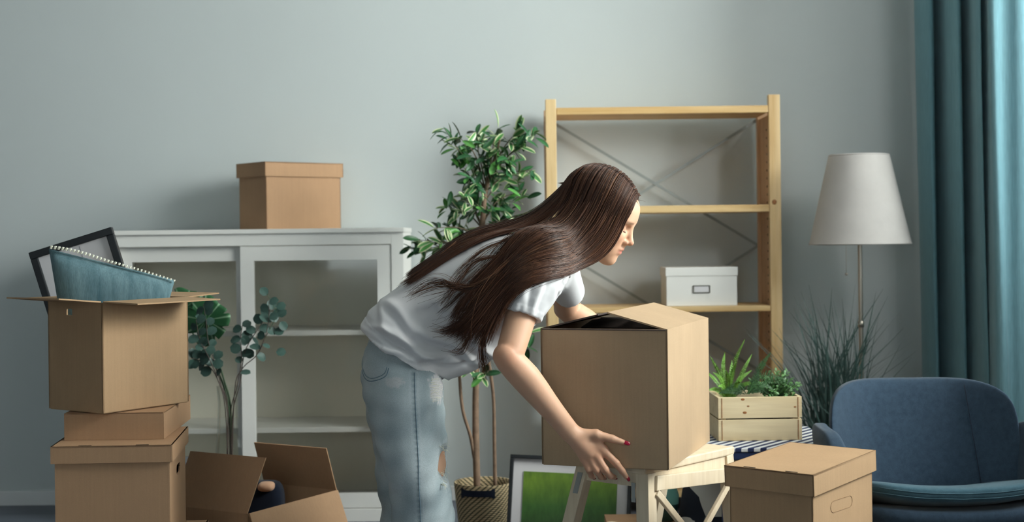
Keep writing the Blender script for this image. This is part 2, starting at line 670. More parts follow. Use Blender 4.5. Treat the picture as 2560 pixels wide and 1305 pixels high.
def smin(a, b, k):
    h = np.maximum(k - np.abs(a - b), 0) / k
    return np.minimum(a, b) - h * h * k * 0.25


def sdf_eval(prims, blocks_c, pts, rad):
    D = np.full(pts.shape[:-1], 1.0)
    for pr in prims:
        dc = pr(blocks_c)
        act = np.nonzero(dc < rad * 2.3 + pr.k * 2 + .006)[0]
        if len(act) == 0:
            continue
        d = pr(pts[act])
        if pr.sub:
            D[act] = -smin(-D[act], d, pr.k)
        else:
            D[act] = smin(D[act], d, pr.k)
    return D


def sdf_mesh(prims, lo, hi, h, B=8):
    """block-wise surface nets"""
    lo, hi = np.array(lo, float), np.array(hi, float)
    nb = np.ceil((hi - lo) / (h * B)).astype(int)
    idx = np.stack(np.meshgrid(*[np.arange(n) for n in nb], indexing='ij'), -1).reshape(-1, 3)
    cen = lo + (idx + 0.5) * h * B
    rad = h * B * 0.87
    Dc = np.full(len(cen), 1.0)
    for pr in prims:
        d = pr(cen)
        Dc = -smin(-Dc, d, pr.k) if pr.sub else smin(Dc, d, pr.k)
    keep = np.abs(Dc) < rad * 2.4
    idx, cen = idx[keep], cen[keep]
    g = np.stack(np.meshgrid(*[np.arange(B + 1)] * 3, indexing='ij'), -1)
    base = idx * B
    gi = base[:, None, None, None, :] + g[None]
    D = sdf_eval(prims, cen, lo + gi * h, rad)
    S = D < 0
    # cube vertices
    cs = [S[:, i:B + i, j:B + j, k:B + k] for i in (0, 1) for j in (0, 1) for k in (0, 1)]
    cnt = sum(c.astype(np.int8) for c in cs)
    mb, mi, mj, mk = np.nonzero((cnt > 0) & (cnt < 8))
    if len(mb) == 0:
        return np.zeros((0, 3)), np.zeros((0, 4), int)
    cd = np.stack([D[mb, mi + i, mj + j, mk + k] for i in (0, 1) for j in (0, 1) for k in (0, 1)], 1)
    offs = np.array([(i, j, k) for i in (0, 1) for j in (0, 1) for k in (0, 1)], float)
    acc = np.zeros((len(mb), 3))
    num = np.zeros(len(mb))
    for a in range(8):
        for b in range(a + 1, 8):
            if np.abs(offs[a] - offs[b]).sum() != 1:
                continue
            da, db = cd[:, a], cd[:, b]
            m = (da < 0) != (db < 0)
            t = np.where(m, da / np.where(m, da - db, 1), 0)
            acc += np.where(m[:, None], offs[a] + t[:, None] * (offs[b] - offs[a]), 0)
            num += m
    cube = base[mb] + np.stack([mi, mj, mk], 1)
    V = lo + (cube + acc / num[:, None]) * h
    n3 = nb * B + 4
    key = ((cube[:, 0] + 1) * n3[1] + cube[:, 1] + 1) * n3[2] + cube[:, 2] + 1
    order = np.argsort(key)
    skey = key[order]

    def find(c):
        k = ((c[:, 0] + 1) * n3[1] + c[:, 1] + 1) * n3[2] + c[:, 2] + 1
        pos = np.minimum(np.searchsorted(skey, k), len(skey) - 1)
        ok = skey[pos] == k
        return np.where(ok, order[pos], -1)

    faces = []
    for ax in range(3):
        d = [0, 0, 0]
        d[ax] = 1
        A = S[:, :B, :B, :B]
        Bq = S[:, d[0]:B + d[0], d[1]:B + d[1], d[2]:B + d[2]]
        eb, ei, ej, ek = np.nonzero(A != Bq)
        if len(eb) == 0:
            continue
        c0 = base[eb] + np.stack([ei, ej, ek], 1)
        o1, o2 = [(1, 2), (2, 0), (0, 1)][ax]
        u = np.zeros(3, int); u[o1] = 1
        w = np.zeros(3, int); w[o2] = 1
        q = np.stack([find(c0), find(c0 - u), find(c0 - u - w), find(c0 - w)], 1)
        inside = A[eb, ei, ej, ek]
        q = np.where(inside[:, None], q, q[:, ::-1])
        faces.append(q[(q >= 0).all(1)])
    Fq = np.vstack(faces)
    return V, Fq


def smooth_verts(V, Fq, it=2, lam=0.5):
    e = np.vstack([Fq[:, [0, 1]], Fq[:, [1, 2]], Fq[:, [2, 3]], Fq[:, [3, 0]]])
    e = np.vstack([e, e[:, ::-1]])
    n = len(V)
    deg = np.bincount(e[:, 0], minlength=n)[:, None] + 1e-9
    for _ in range(it):
        s = np.zeros_like(V)
        for a in range(3):
            s[:, a] = np.bincount(e[:, 0], weights=V[e[:, 1], a], minlength=n)
        V = V + lam * (s / deg - V)
    return V


def vnormals(V, Fq):
    n = np.cross(V[Fq[:, 2]] - V[Fq[:, 0]], V[Fq[:, 3]] - V[Fq[:, 1]])
    out = np.zeros_like(V)
    for c in range(4):
        for a in range(3):
            out[:, a] += np.bincount(Fq[:, c], weights=n[:, a], minlength=len(V))
    return out / (np.linalg.norm(out, axis=1)[:, None] + 1e-12)


def fast_mesh(name, V, Fq, mat, parent=None, cols=None, smooth=True):
    me = bpy.data.meshes.new(name)
    nv, nf = len(V), len(Fq)
    k = Fq.shape[1]
    me.vertices.add(nv)
    me.vertices.foreach_set('co', V.astype(np.float32).ravel())
    me.loops.add(nf * k)
    me.loops.foreach_set('vertex_index', Fq.astype(np.int32).ravel())
    me.polygons.add(nf)
    me.polygons.foreach_set('loop_start', np.arange(0, nf * k, k, dtype=np.int32))
    me.polygons.foreach_set('loop_total', np.full(nf, k, dtype=np.int32))
    me.polygons.foreach_set('use_smooth', np.full(nf, smooth))
    me.update(calc_edges=True)
    me.validate()
    me.materials.append(M[mat] if isinstance(mat, str) else mat)
    if cols is not None:
        a = me.color_attributes.new('Col', 'FLOAT_COLOR', 'POINT')
        c = np.ones((nv, 4), dtype=np.float32)
        c[:, :3] = cols[:, :3]
        a.data.foreach_set('color', c.ravel())
    o = bpy.data.objects.new(name, me)
    COL.objects.link(o)
    if parent is not None:
        set_parent(o, parent)
    return o

# ================================================================== the room
WALL_Y, XL, XR, YB, ZC = 5.80, -2.60, 2.15, -2.0, 3.25
structure(box2('wall_back', (XL - .1, WALL_Y, 0), (XR + .1, WALL_Y + .1, ZC), 'wall'))
structure(box2('wall_left', (XL - .1, YB, 0), (XL, WALL_Y, ZC), 'wall_bounce_cut'))  # out of view; darkened to keep bounce off the left side
structure(box2('floor', (XL - .1, YB - .1, -.1), (XR + .1, WALL_Y + .1, 0), 'floor'))
structure(box2('ceiling', (XL - .1, YB - .1, ZC), (XR + .1, WALL_Y + .1, ZC + .1), 'ceil'))
WY0, WY1, WZ0, WZ1 = 1.8, 5.05, 0.9, 2.95
plate('wall_right', (XR, YB, 0), (0, 1, 0), (0, 0, 1), rect(0, 0, WALL_Y - YB, ZC),
      [rect(WY0 - YB, WZ0, WY1 - YB, WZ1)], 0.1, 'wall')
structure(bpy.data.objects['wall_right'])
plate('wall_front', (XL, YB, 0), (1, 0, 0), (0, 0, 1), rect(0, 0, XR - XL, ZC),
      [rect(-1.95 - XL, 0.75, -0.05 - XL, 2.5)], 0.1, 'wall_bounce_cut')
structure(bpy.data.objects['wall_front'])
bb = structure(box2('baseboard_back', (XL, WALL_Y - .014, 0), (XR, WALL_Y, .058), 'base', bevel=.002))
structure(box2('baseboard_left', (XL, YB, 0), (XL + .014, WALL_Y - .02, .058), 'base', bevel=.002))


def window(name, org, eu, w, h, panes, outward, label):
    o = thing(name, label, 'window', org)
    o['kind'] = 'structure'
    del o['category']
    org, eu, ez, n = Vector(org), Vector(eu), Vector((0, 0, 1)), Vector(outward)
    t = .06
    for a, b, c, d in ((0, 0, w, t), (0, h - t, w, h), (0, t, t, h - t), (w - t, t, w, h - t)):
        box('window_frame', org + eu * (a + c) / 2 + ez * (b + d) / 2 + n * .05, (c - a, .06, d - b), 'white', o, eu, n, ez, bevel=.004)
    for i in range(1, panes):
        box('mullion', org + eu * (w * i / panes) + ez * h / 2 + n * .05, (.05, .06, h - 2 * t), 'white', o, eu, n, ez, bevel=.004)
    for i in range(panes):
        u0, u1 = w * i / panes + .03, w * (i + 1) / panes - .03
        box('pane', org + eu * (u0 + u1) / 2 + ez * h / 2 + n * .06, (u1 - u0, .004, h - .1), 'winglass', o, eu, n, ez)
    return o


window('window_1', (XR, WY0, WZ0), (0, 1, 0), WY1 - WY0, WZ1 - WZ0, 2, (1, 0, 0), 'large white framed side window behind the teal curtain')
window('window_2', (-1.95, YB, .75), (1, 0, 0), 1.9, 1.75, 2, (0, -1, 0), 'white framed window behind the viewer')

# ================================================================== curtain
def curtain():
    # plan path of the gathered drape: deep pleats by the back wall, then the lit leading fold facing the window
    ctrl = [(1.690, 5.74), (1.635, 5.66), (1.620, 5.56), (1.640, 5.47), (1.662, 5.49), (1.668, 5.60), (1.680, 5.66), (1.690, 5.60), (1.692, 5.44), (1.712, 5.36),
            (1.736, 5.39), (1.742, 5.52), (1.754, 5.60), (1.764, 5.50), (1.756, 5.36), (1.746, 5.26), (1.756, 5.22), (1.768, 5.30), (1.776, 5.40), (1.786, 5.30), (1.762, 5.16), (1.722, 5.06),
            (1.706, 5.000), (1.716, 4.974), (1.738, 4.976), (1.758, 4.992), (1.778, 4.990), (1.796, 4.974), (1.816, 4.976), (1.834, 4.994), (1.852, 5.00), (1.876, 4.99), (1.90, 5.0), (1.93, 5.02), (1.96, 5.01), (2.0, 5.02), (2.05, 5.03)]
    path = catmull(ctrl, 260)
    zs = np.linspace(.015, 3.17, 60)
    L = np.linspace(0, 1, len(path))
    V = []
    for z in zs:
        lo = 1 - np.clip(z / 2.6, 0, 1)
        lead = np.clip((L - .64) / .36, 0, 1)
        soft = .6 + .4 * np.clip(z / 2.2, 0, 1)
        x = path[:, 0] + .010 * np.sin(L * 31 + z * 1.3) * lo + lead ** 2 * (.03 * lo) + (1 - lead) * .012 * lo
        y = path[:, 1] + .012 * np.sin(L * 23 + z * 2.1 + 1) * lo - .03 * lo * lead
        V.append(np.stack([x, y, np.full_like(x, z)], 1))
    V = np.concatenate(V)
    m = len(path)
    i, j = np.meshgrid(np.arange(len(zs) - 1), np.arange(m - 1), indexing='ij')
    a = (i * m + j).ravel()
    Fq = np.stack([a, a + 1, a + m + 1, a + m], 1)
    root = thing('curtain', 'long teal blue pleated curtain gathered in the corner by the window', 'curtain', (1.75, 5.45, 0))
    c = fast_mesh('drape', V, Fq, 'curtain', root)
    sol = c.modifiers.new('thickness', 'SOLIDIFY')
    sol.thickness = .003
    tube('rail', [(1.75, 5.72, 3.21), (1.85, 5.0, 3.21), (2.0, 2.0, 3.21), (2.0, -.6, 3.21)], [.012] * 4, 'white', root, n=24)
    return root


curtain()

# ================================================================== white cabinet
def cabinet():
    Yf, Yb = 5.38, 5.785
    xl, xr = P(256, 575, Yf).x, P(1008, 570, Yf).x
    zt = P(640, 573, Yf).z
    o = thing('display_cabinet', 'low white cabinet with sliding glass doors against the grey wall', 'cabinet', ((xl + xr) / 2, Yf + .2, 0))
    box2('cabinet_top', (xl - .004, Yf - .012, zt - .018), (xr + .004, Yb, zt), 'white', o, bevel=.003)
    st = .048
    box2('side_panel', (xl, Yf + .02, .03), (xl + .02, Yb, zt - .018), 'white', o)
    box2('side_panel', (xr - .02, Yf + .02, .03), (xr, Yb, zt - .018), 'white', o)
    box2('stile', (xl, Yf, 0), (xl + st, Yf + .02, zt - .018), 'white', o, bevel=.002)
    box2('stile', (xr - st, Yf, 0), (xr, Yf + .02, zt - .018), 'white', o, bevel=.002)
    box2('top_rail', (xl + st, Yf, zt - .064), (xr - st, Yf + .02, zt - .018), 'white', o, bevel=.002)
    zb = P(900, 1272, Yf).z
    box2('base_rail', (xl + st, Yf, zb - .07), (xr - st, Yf + .02, zb), 'white', o, bevel=.002)
    box2('bottom_board', (xl + .02, Yf + .02, zb - .02), (xr - .02, Yb, zb), 'white', o)
    box2('back_panel', (xl + .02, Yb - .01, zb), (xr - .02, Yb, zt - .018), 'cab_back', o)
    for py in (836, 1078):
        z = P(785, py, Yf + .07).z
        box2('shelf', (xl + .022, Yf + .062, z - .004), (xr - .022, Yb - .012, z + .016), 'white', o, bevel=.002)
    ztop = zt - .066

    def door(x0, x1, y, sw):
        d = box2('door', (x0, y, zb + .003), (x0 + sw, y + .018, ztop), 'white', None, bevel=.002)
        me = d.data
        bm = bmesh.new()
        for lo, hi in (((x0, zb + .003), (x0 + sw, ztop)), ((x1 - sw, zb + .003), (x1, ztop)),
                       ((x0 + sw, ztop - .056), (x1 - sw, ztop)), ((x0 + sw, zb + .003), (x1 - sw, zb + .06))):
            bm_box(bm, ((lo[0] + hi[0]) / 2, y + .009, (lo[1] + hi[1]) / 2), (hi[0] - lo[0], .018, hi[1] - lo[1]))
        bmesh.ops.recalc_face_normals(bm, faces=bm.faces)
        bm.to_mesh(me)
        bm.free()
        set_parent(d, o)
        box2('pane', (x0 + sw - .005, y + .007, zb + .055), (x1 - sw + .005, y + .011, ztop - .05), 'glass', d)

    xm = P(602, 800, Yf).x
    door(xm, xr - st - .002, Yf + .004, .052)
    door(xl + st + .002, xm + .03, Yf + .030, .052)
    return zt, xl, xr


CAB_Z, CAB_XL, CAB_XR = cabinet()

# ================================================================== cardboard boxes
def wall_box(name, parent, N0, da, la, db, lb, z0, z1, t, mat, hole_a=None, hole_b=None, bottom=True):
    """four upright sheets around a rectangle; N0 near corner, da/db plan directions; joined as one body"""
    N0, da, db = Vector((N0[0], N0[1], 0)), Vector((da[0], da[1], 0)), Vector((db[0], db[1], 0))
    ez = Vector((0, 0, 1))
    h = z1 - z0
    parts = []
    base = N0 + ez * z0
    parts.append(plate('tmp', base, da, ez, rect(0, 0, la, h), [hole_a] if hole_a else [], t if da.cross(ez).dot(db) > 0 else -t, mat))
    parts.append(plate('tmp', base, db, ez, rect(0, 0, lb, h), [hole_b] if hole_b else [], t if db.cross(ez).dot(da) > 0 else -t, mat))
    parts.append(plate('tmp', base + db * lb, da, ez, rect(0, 0, la, h), [], -t if da.cross(ez).dot(db) > 0 else t, mat))
    parts.append(plate('tmp', base + da * la, db, ez, rect(0, 0, lb, h), [], -t if db.cross(ez).dot(da) > 0 else t, mat))
    if bottom:
        parts.append(plate('tmp', base + ez * .002, da, db, rect(.003, .003, la - .003, lb - .003), [], t, mat))
    return join_meshes(name, parts, mat, parent)


def join_meshes(name, objs, mat, parent=None, smooth=False):
    bm = bmesh.new()
    for o in objs:
        bm.from_mesh(o.data)
        me = o.data
        bpy.data.objects.remove(o)
        bpy.data.meshes.remove(me)
    return bm_obj(name, bm, mat, parent, smooth)


def lidded_box(label, N0, da, la, db, lb, z0, h, lidh, mat='card', holes=True, lid_tilt=0.0, group=None, tabs=True, hole_face='b', closed=False):
    da, db = Vector((da[0], da[1], 0)).normalized(), Vector((db[0], db[1], 0)).normalized()
    N0v = Vector((N0[0], N0[1], 0))
    o = thing('lidded_box', label, 'box', N0v + da * la / 2 + db * lb / 2 + Vector((0, 0, z0)), group)
    i = .0085
    hole = slot_shape(lb / 2, h - lidh - .045, .075, .026) if holes else None
    hb = hole if hole_face == 'b' else None
    ha = slot_shape(la / 2, h - lidh - .045, .075, .026) if (holes and hole_face == 'a') else None
    body = wall_box('body', o, N0v + (da + db) * i, da, la - 2 * i, db, lb - 2 * i, z0, z0 + h - .006, .0035, mat,
                    hole_a=ha, hole_b=hb)
    lid = wall_box('lid', o, N0v, da, la, db, lb, z0 + h - lidh, z0 + h, .0035, mat, bottom=False)
    bm = bmesh.new()
    bm.from_mesh(lid.data)
    c = N0v + da * la / 2 + db * lb / 2 + Vector((0, 0, z0 + h - .002))
    bm_box(bm, c, (la, lb, .004), da, db, Vector((0, 0, 1)))
    bmesh.ops.recalc_face_normals(bm, faces=bm.faces)
    if lid_tilt:
        piv = N0v + Vector((0, 0, z0 + h - lidh))
        bmesh.ops.rotate(bm, verts=bm.verts, cent=piv, matrix=Matrix.Rotation(lid_tilt, 3, da))
    bm.to_mesh(lid.data)
    bm.free()
    if closed:
        q0 = N0v + da * (i - .0004) + db * i + Vector((0, 0, z0))
        ring = [q0 + db * a + ez * b for a, b in slot_shape(lb * .44, h - lidh - .042, .115, .028)]
        ring.append(ring[0])
        tv, tf = tube_geo([tuple(r) for r in ring], [.0007] * len(ring), 5, cap=False)
        mesh_obj('handle_cut', tv, tf, 'card_dk', body)
    if tabs:
        for f in (.25, .72):
            q = N0v + da * la * f + db * .006 + Vector((0, 0, z0 + h + .0004))
            s = box('slot', q, (.032, .003, .0012), 'slot', lid, da, db, Vector((0, 0, 1)))
            if lid_tilt:
                piv = N0v + Vector((0, 0, z0 + h - lidh))
                s.data.transform(Matrix.Translation(piv) @ Matrix.Rotation(lid_tilt, 4, da) @ Matrix.Translation(-piv))
    return o


def flap(parent, A, B, up, length, t=.0035, mat='card', skew=0.0, name='flap', taper=.004):
    """flap hinged on edge A-B, opening along 'up'"""
    A, B, up = Vector(A), Vector(B), Vector(up).normalized()
    eu = (B - A)
    w = eu.length
    eu.normalize()
    return plate(name, A, eu, up, [(taper, 0), (w - taper, 0), (w - taper + skew, length), (taper + skew, length)], [], t, mat, parent)


M['card_dk'] = mat_plain('cardboard_crease', lin(150, 118, 86), .85)
ez = Vector((0, 0, 1))
# ---- box on the cabinet
Nc = P(664, 570, 5.385)
lidded_box('small lidded cardboard box standing on top of the white cabinet', (Nc.x, 5.385), (-.64, .77), .226, (.77, .64), .356,
           CAB_Z + .0005, P(664, 402, 5.385).z - P(664, 571, 5.385).z, .056, mat='card_warm', holes=False, tabs=False)

# ---- left stack, bottom to top
lidded_box('lidded cardboard box at the very bottom of the left stack', (-.845, 3.62), (-1, -.03), .35, (-.06, 1), .33, 0, .300, .045, 'card_warm', tabs=False, holes=False)
Zl0, Zl1 = .302, P(431, 1112, 3.5).z
lidded_box('lidded cardboard box with cut handle hole under the flat box in left stack',
           (P(431, 1112, 3.5).x, 3.5), (-1, -.035), .302, (-.115, 1), .345, Zl0, Zl1 - Zl0, .043, 'card_warm')
# flat box between
zm0, zm1 = Zl1 + .0005, P(200, 1030, 3.6).z
fm = thing('flat_box', 'flat closed cardboard box between lidded box and open box in left stack', 'box', (P(285, 1100, 3.6).x, 3.75, zm0))
xm1, xm0 = P(410, 1065, 3.6).x, P(162, 1065, 3.6).x
dbm = Vector((-.06, 1, 0)).normalized()
dam = Vector((-1, -.02, 0)).normalized()
Nm = Vector((xm1, 3.6, 0))
wall_box('body', fm, Nm, dam, xm1 - xm0, dbm, .40, zm0, zm1 - .003, .003, 'card_warm')
for s in (0, 1):
    q = Nm + Vector((0, 0, zm1 - .003)) + dbm * (s * .201)
    plate('flap', q, dam, dbm, rect(0, 0, xm1 - xm0, .199), [], .003, 'card_warm', fm)

# open box on top
No = P(255, 757, 3.56)
zo0, zo1 = zm1 + .001, P(255, 757, 3.56).z
da = Vector((-.825, .565, 0)).normalized()
db = Vector((.565, .825, 0)).normalized()
la, lb = .216, .288
ob = thing('open_box', 'open cardboard box with spread flaps on top of left stack holding teal cushion', 'box', Vector((No.x, 3.56, zo0)) + da * la / 2 + db * lb / 2)
Nv = Vector((No.x, 3.56, 0))
wall_box('body', ob, Nv, da, la, db, lb, zo0, zo1, .004, 'card', hole_a=rect(.118, zo1 - zo0 - .034, .140, zo1 - zo0 - .018))
ez = Vector((0, 0, 1))
top = ez * zo1
flap(ob, Nv + top, Nv + top + da * la, (-db * .97 + ez * .10), .125, skew=.006)
flap(ob, Nv + top + db * lb, Nv + top, (-da * .97 - ez * .03), .125, skew=-.004)
flap(ob, Nv + top + da * la, Nv + top + da * la + db * lb, (da * .97 + ez * .03), .12)
flap(ob, Nv + top + da * la + db * lb, Nv + top + db * lb, (db * .97 + ez * .05), .12)
OPEN_C = Nv + da * la / 2 + db * lb / 2

# ---- teal cushion in the open box
def cushion_quad(name, parent, corners, depth_dir, thick, mat, nu=30, nv=16, wr=.004, bulge=.6):
    """soft four-cornered cushion; corners (bl, br, tr, tl)"""
    bl, br, tr, tl = [np.array(c) for c in corners]
    dd = np.array(depth_dir)
    verts, faces = [], []
    for side in (-1, 1):
        for j in range(nv + 1):
            for i in range(nu + 1):
                u, v = i / nu, j / nv
                p = (bl * (1 - u) + br * u) * (1 - v) + (tl * (1 - u) + tr * u) * v
                e = (1 - abs(2 * u - 1) ** 3.5) * (1 - abs(2 * v - 1) ** 3.0)
                w = wr * math.sin(u * 38 + 3 * math.sin(v * 5)) * e + wr * .8 * math.sin(u * 17 + v * 9) * e
                verts.append(p + dd * (side * thick * (max(e, 0) ** bulge) + (w if side < 0 else 0)))
    n = (nu + 1) * (nv + 1)
    for s in (0, 1):
        for j in range(nv):
            for i in range(nu):
                a = s * n + j * (nu + 1) + i
                q = (a, a + 1, a + nu + 2, a + nu + 1)
                faces.append(q if s == 0 else q[::-1])
    o = mesh_obj(name, verts, faces, mat, parent, smooth=True)
    return o


tc = thing('cushion', 'teal corduroy cushion with white blanket stitch edge stuffed in open box', 'cushion', OPEN_C + Vector((0, 0, zo0 + .01)))
cd = (.25, -.95, -.12)
cb = cushion_quad('cover', tc, [P(160, 850, 3.72), P(400, 835, 3.78), P(437, 700, 3.79), P(122, 622, 3.70)], unit(cd), .042, 'teal', bulge=.45)
for i in range(34):
    t = i / 33
    a = P(130, 618, 3.69) * (1 - t) + P(437, 701, 3.78) * t
    a = a + Vector((0, -.004, .004 * math.sin(math.pi * t) + .006 * (1 - t) * math.sin(math.pi * min(1, t * 2.2))))
    wdt = .0034 if t < .6 else .0022
    box('stitch', a, (wdt, .012, .0085 * (1 - .5 * t)), 'trim', tc, Vector((.9, 0, -.25)).normalized(), Vector((0, 1, 0)), Vector((.25, 0, .9)).normalized())

# ---- black picture frame behind the cushion
def picture_frame(label, corners, bw, depth, art, group=None, mat_w=0.0, name='picture_frame', face=-1):
    """corners: bl, br, tl of the outside; frame has four bars, mat board and print"""
    bl, br, tl = [Vector(c) for c in corners]
    w, h = (br - bl).length, (tl - bl).length
    eu, ev = (br - bl).normalized(), None
    ev = (tl - bl)
    ev = (ev - eu * ev.dot(eu)).normalized()
    n = eu.cross(ev)          # points to -Y for x-right, z-up
    o = thing(name, label, 'picture', (bl + br) / 2, group)
    c = bl + eu * w / 2 + ev * h / 2
    for u0, v0, u1, v1 in ((0, 0, w, bw), (0, h - bw, w, h), (0, bw, bw, h - bw), (w - bw, bw, w, h - bw)):
        box('frame_bar', bl + eu * (u0 + u1) / 2 + ev * (v0 + v1) / 2 - n * depth / 2, (u1 - u0, v1 - v0, depth), 'black', o, eu, ev, n, bevel=.0025)
    box('mat_board', c - n * (depth * .5), (w - 2 * bw + .004, h - 2 * bw + .004, .003), 'paper', o, eu, ev, n)
    return o, bl, eu, ev, n, w, h


tlf, trf = P(70, 632, 3.96), P(277, 567, 3.96)
euf = (trf - tlf).normalized()
evf = Vector((-euf.z, 0, euf.x))
lenf = (tlf.z - (zm1 + .004)) / evf.z
blf = tlf - evf * lenf
brf = trf - evf * lenf
# lower corner rests on the flat box, so shorten to keep it above the box top
low = min(blf.z, brf.z)
adj = (zm1 + .002 - low) / evf.z if low < zm1 + .002 else 0
blf, brf = blf + evf * adj, brf + evf * adj
pf, o0, eu, ev, n, w, h = picture_frame('tilted black framed print poking up behind the teal cushion', (blf, brf, tlf), .021, .02, None)
c = o0 + eu * (w * .69) + ev * (h - .098) - n * .0075
box('print_mark', c, (.022, .03, .001), mat_plain('pale_blue_print', lin(150, 170, 205), .7, var=.2, scale=40), pf, (eu * .9 - ev * .3).normalized(), (ev * .9 + eu * .3).normalized(), n)
box('print_line', o0 + eu * (w * .58) + ev * (h - .055) - n * .0078, (.0012, .06, .0006), mat_plain('print_grey', lin(170, 172, 180), .7), pf, eu, ev, n)

# ---- open box on the floor with raised flaps
Nf = P(620, 1285, 4.05)
zf1 = Nf.z
Rr = P(845, 1247, 4.42)
dbf = Vector((Rr.x - Nf.x, Rr.y - 4.05, 0))
lbf = dbf.length
dbf.normalize()
daf = Vector((-dbf.y, dbf.x, 0))
if daf.x > 0:
    daf = -daf
laf = .30
fb = thing('open_box', 'open cardboard box with two raised flaps on the floor before the cabinet', 'box', Vector((Nf.x, 4.05, 0)) + daf * laf / 2 + dbf * lbf / 2)
Nfv = Vector((Nf.x, 4.05, 0))
wall_box('body', fb, Nfv, daf, laf, dbf, lbf, 0, zf1, .004, 'card_warm')
topf = ez * zf1
flap(fb, Nfv + topf, Nfv + topf + daf * laf, (ez * .93 + dbf * .26), .165, skew=-.035, mat='card_warm')
flap(fb, Nfv + topf + daf * laf + dbf * lbf, Nfv + topf + dbf * lbf, (ez * .80 + daf * .10 - dbf * .30), .150, skew=0.02, mat='card_warm')
flap(fb, Nfv + topf + dbf * lbf, Nfv + topf, (-daf * .35 - ez * .93), .13, mat='card_warm')
# things inside it
fc = Nfv + daf * laf / 2 + dbf * lbf / 2
v, f = superquad(.026, .030, .015, .8, .6, 20, 10)
q = P(666, 1216, 4.36)
pc = mesh_obj('folded_cloth', v + np.array(q), f, 'peach', None, True)
tag(pc, 'small peach cloth inside the open box on the floor', 'cloth')
v, f = superquad(.065, .05, .13, .4, .5, 20, 12)
nc = mesh_obj('navy_bundle', v + np.array((-.790, 4.40, .200)), f, 'navycloth', None, True)
tag(nc, 'dark navy bundle behind peach cloth in open floor box', 'cloth')
# dark navy bin behind the stack
nb_ = thing('storage_bin', 'dark navy fabric bin on the floor behind the left stack', 'bin', (P(470, 1200, 4.75).x, 4.9, 0))
qx = P(455, 1170, 4.75)
lo, hi = (qx.x - .12, 4.75, 0), (qx.x + .075, 5.0, qx.z)
box2('body', lo, (hi[0], hi[1], hi[2] - .04), 'navycloth', nb_, bevel=.008)
box2('rim', (lo[0] - .004, lo[1] - .004, hi[2] - .04), (hi[0] + .004, hi[1] + .004, hi[2]), mat_fabric('slate_cloth', lin(62, 72, 80)), nb_, bevel=.006)

# ---- right lidded box (stands on a second one)
Nr = P(2035, 1187, 3.3)
dar, dbr = (-.77, .64), (.64, .77)
zr1 = Nr.z
lidded_box('lidded cardboard box beside the wooden stool in front of armchair', (Nr.x, 3.3), dar, .243, dbr, .335, zr1 - .262, .262, .052, 'card', holes=False,
           lid_tilt=-.05, closed=True)
lidded_box('lower lidded cardboard box supporting the box by the armchair', (Nr.x + .004, 3.31), dar, .24, dbr, .325, 0, zr1 - .2635, .05, 'card', holes=False, tabs=False)

# ================================================================== shelving unit
def shelving():
    Yf, Yb = 5.45, 5.66
    o = thing('shelving_unit', 'open pine shelving unit with steel cross braces against the wall', 'shelf', (P(1660, 700, Yf).x, Yf + .12, 0))
    xs = []
    for pl, pr, pt in ((1366, 1393, 248), (1924, 1953, 236)):
        x0, x1, zt = P(pl, 500, Yf).x, P(pr, 500, Yf).x, P(pl, pt, Yf).z
        box2('front_post', (x0, Yf, 0), (x1, Yf + .03, zt), 'pine', o, bevel=.003)
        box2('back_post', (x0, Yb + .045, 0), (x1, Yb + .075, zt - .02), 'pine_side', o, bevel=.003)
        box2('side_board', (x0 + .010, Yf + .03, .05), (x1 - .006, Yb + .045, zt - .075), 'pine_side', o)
        xs.append((x0, x1))
    xi0, xi1 = xs[0][1], xs[1][0]
    zts = []
    for i, (p0, p1) in enumerate(((263, 281), (511, 529), (764, 778), (1040, 1056), (1225, 1241))):
        z1, z0 = P(1910, p0, Yf).z, P(1910, p1, Yf).z
        box2('shelf_board', (xi0 + .001, Yf + .002, z0), (xi1 - .001, Yb + .07, z1), 'pine_x', o, bevel=.003)
        zts.append(z1)
    # pin holes on the inner face of the right side
    xin = xs[1][0] + .010
    z = 0.25
    bm = bmesh.new()
    while z < P(1910, 300, Yf).z:
        h = tube_geo([(xin - .0015, Yf + .10, z), (xin + .002, Yf + .10, z)], [.0042, .0042], 8)
        vs_ = [bm.verts.new(v) for v in h[0]]
        for f in h[1]:
            bm.faces.new([vs_[k] for k in f])
        z += .032
    ph = bm_obj('pin_holes', bm, 'slot', o)
    ph['kind'] = 'stuff'
    # knot on the right front post
    kq = P(1936, 505, Yf)
    v, f = superquad(.0095, .0011, .0105, 1, 1, 16, 8)
    mesh_obj('knot', v + np.array((kq.x, Yf, kq.z)), f, 'knot', o, True)
    # cross braces behind
    ya = Yb + .078
    za, zb, zc = P(1645, 303, ya).z, P(1645, 617, ya).z, P(1645, 930, ya).z
    a0, a1 = xi0 - .005, xi1 + .005
    for (x0, z0), (x1, z1), yo in (((a0, za), (a1, zb), 0), ((a1, za), (a0, zb), .004), ((a1, zb), (a0, zc), 0), ((a0, zb), (a1, zc), .004)):
        beam('cross_brace', (x0, ya + yo, z0), (x1, ya + yo, z1), .003, .011, 'brace', o, side=Vector((0, 1, 0)), bevel=0)
    return zts, xi0, xi1


SHZ, SHX0, SHX1 = shelving()

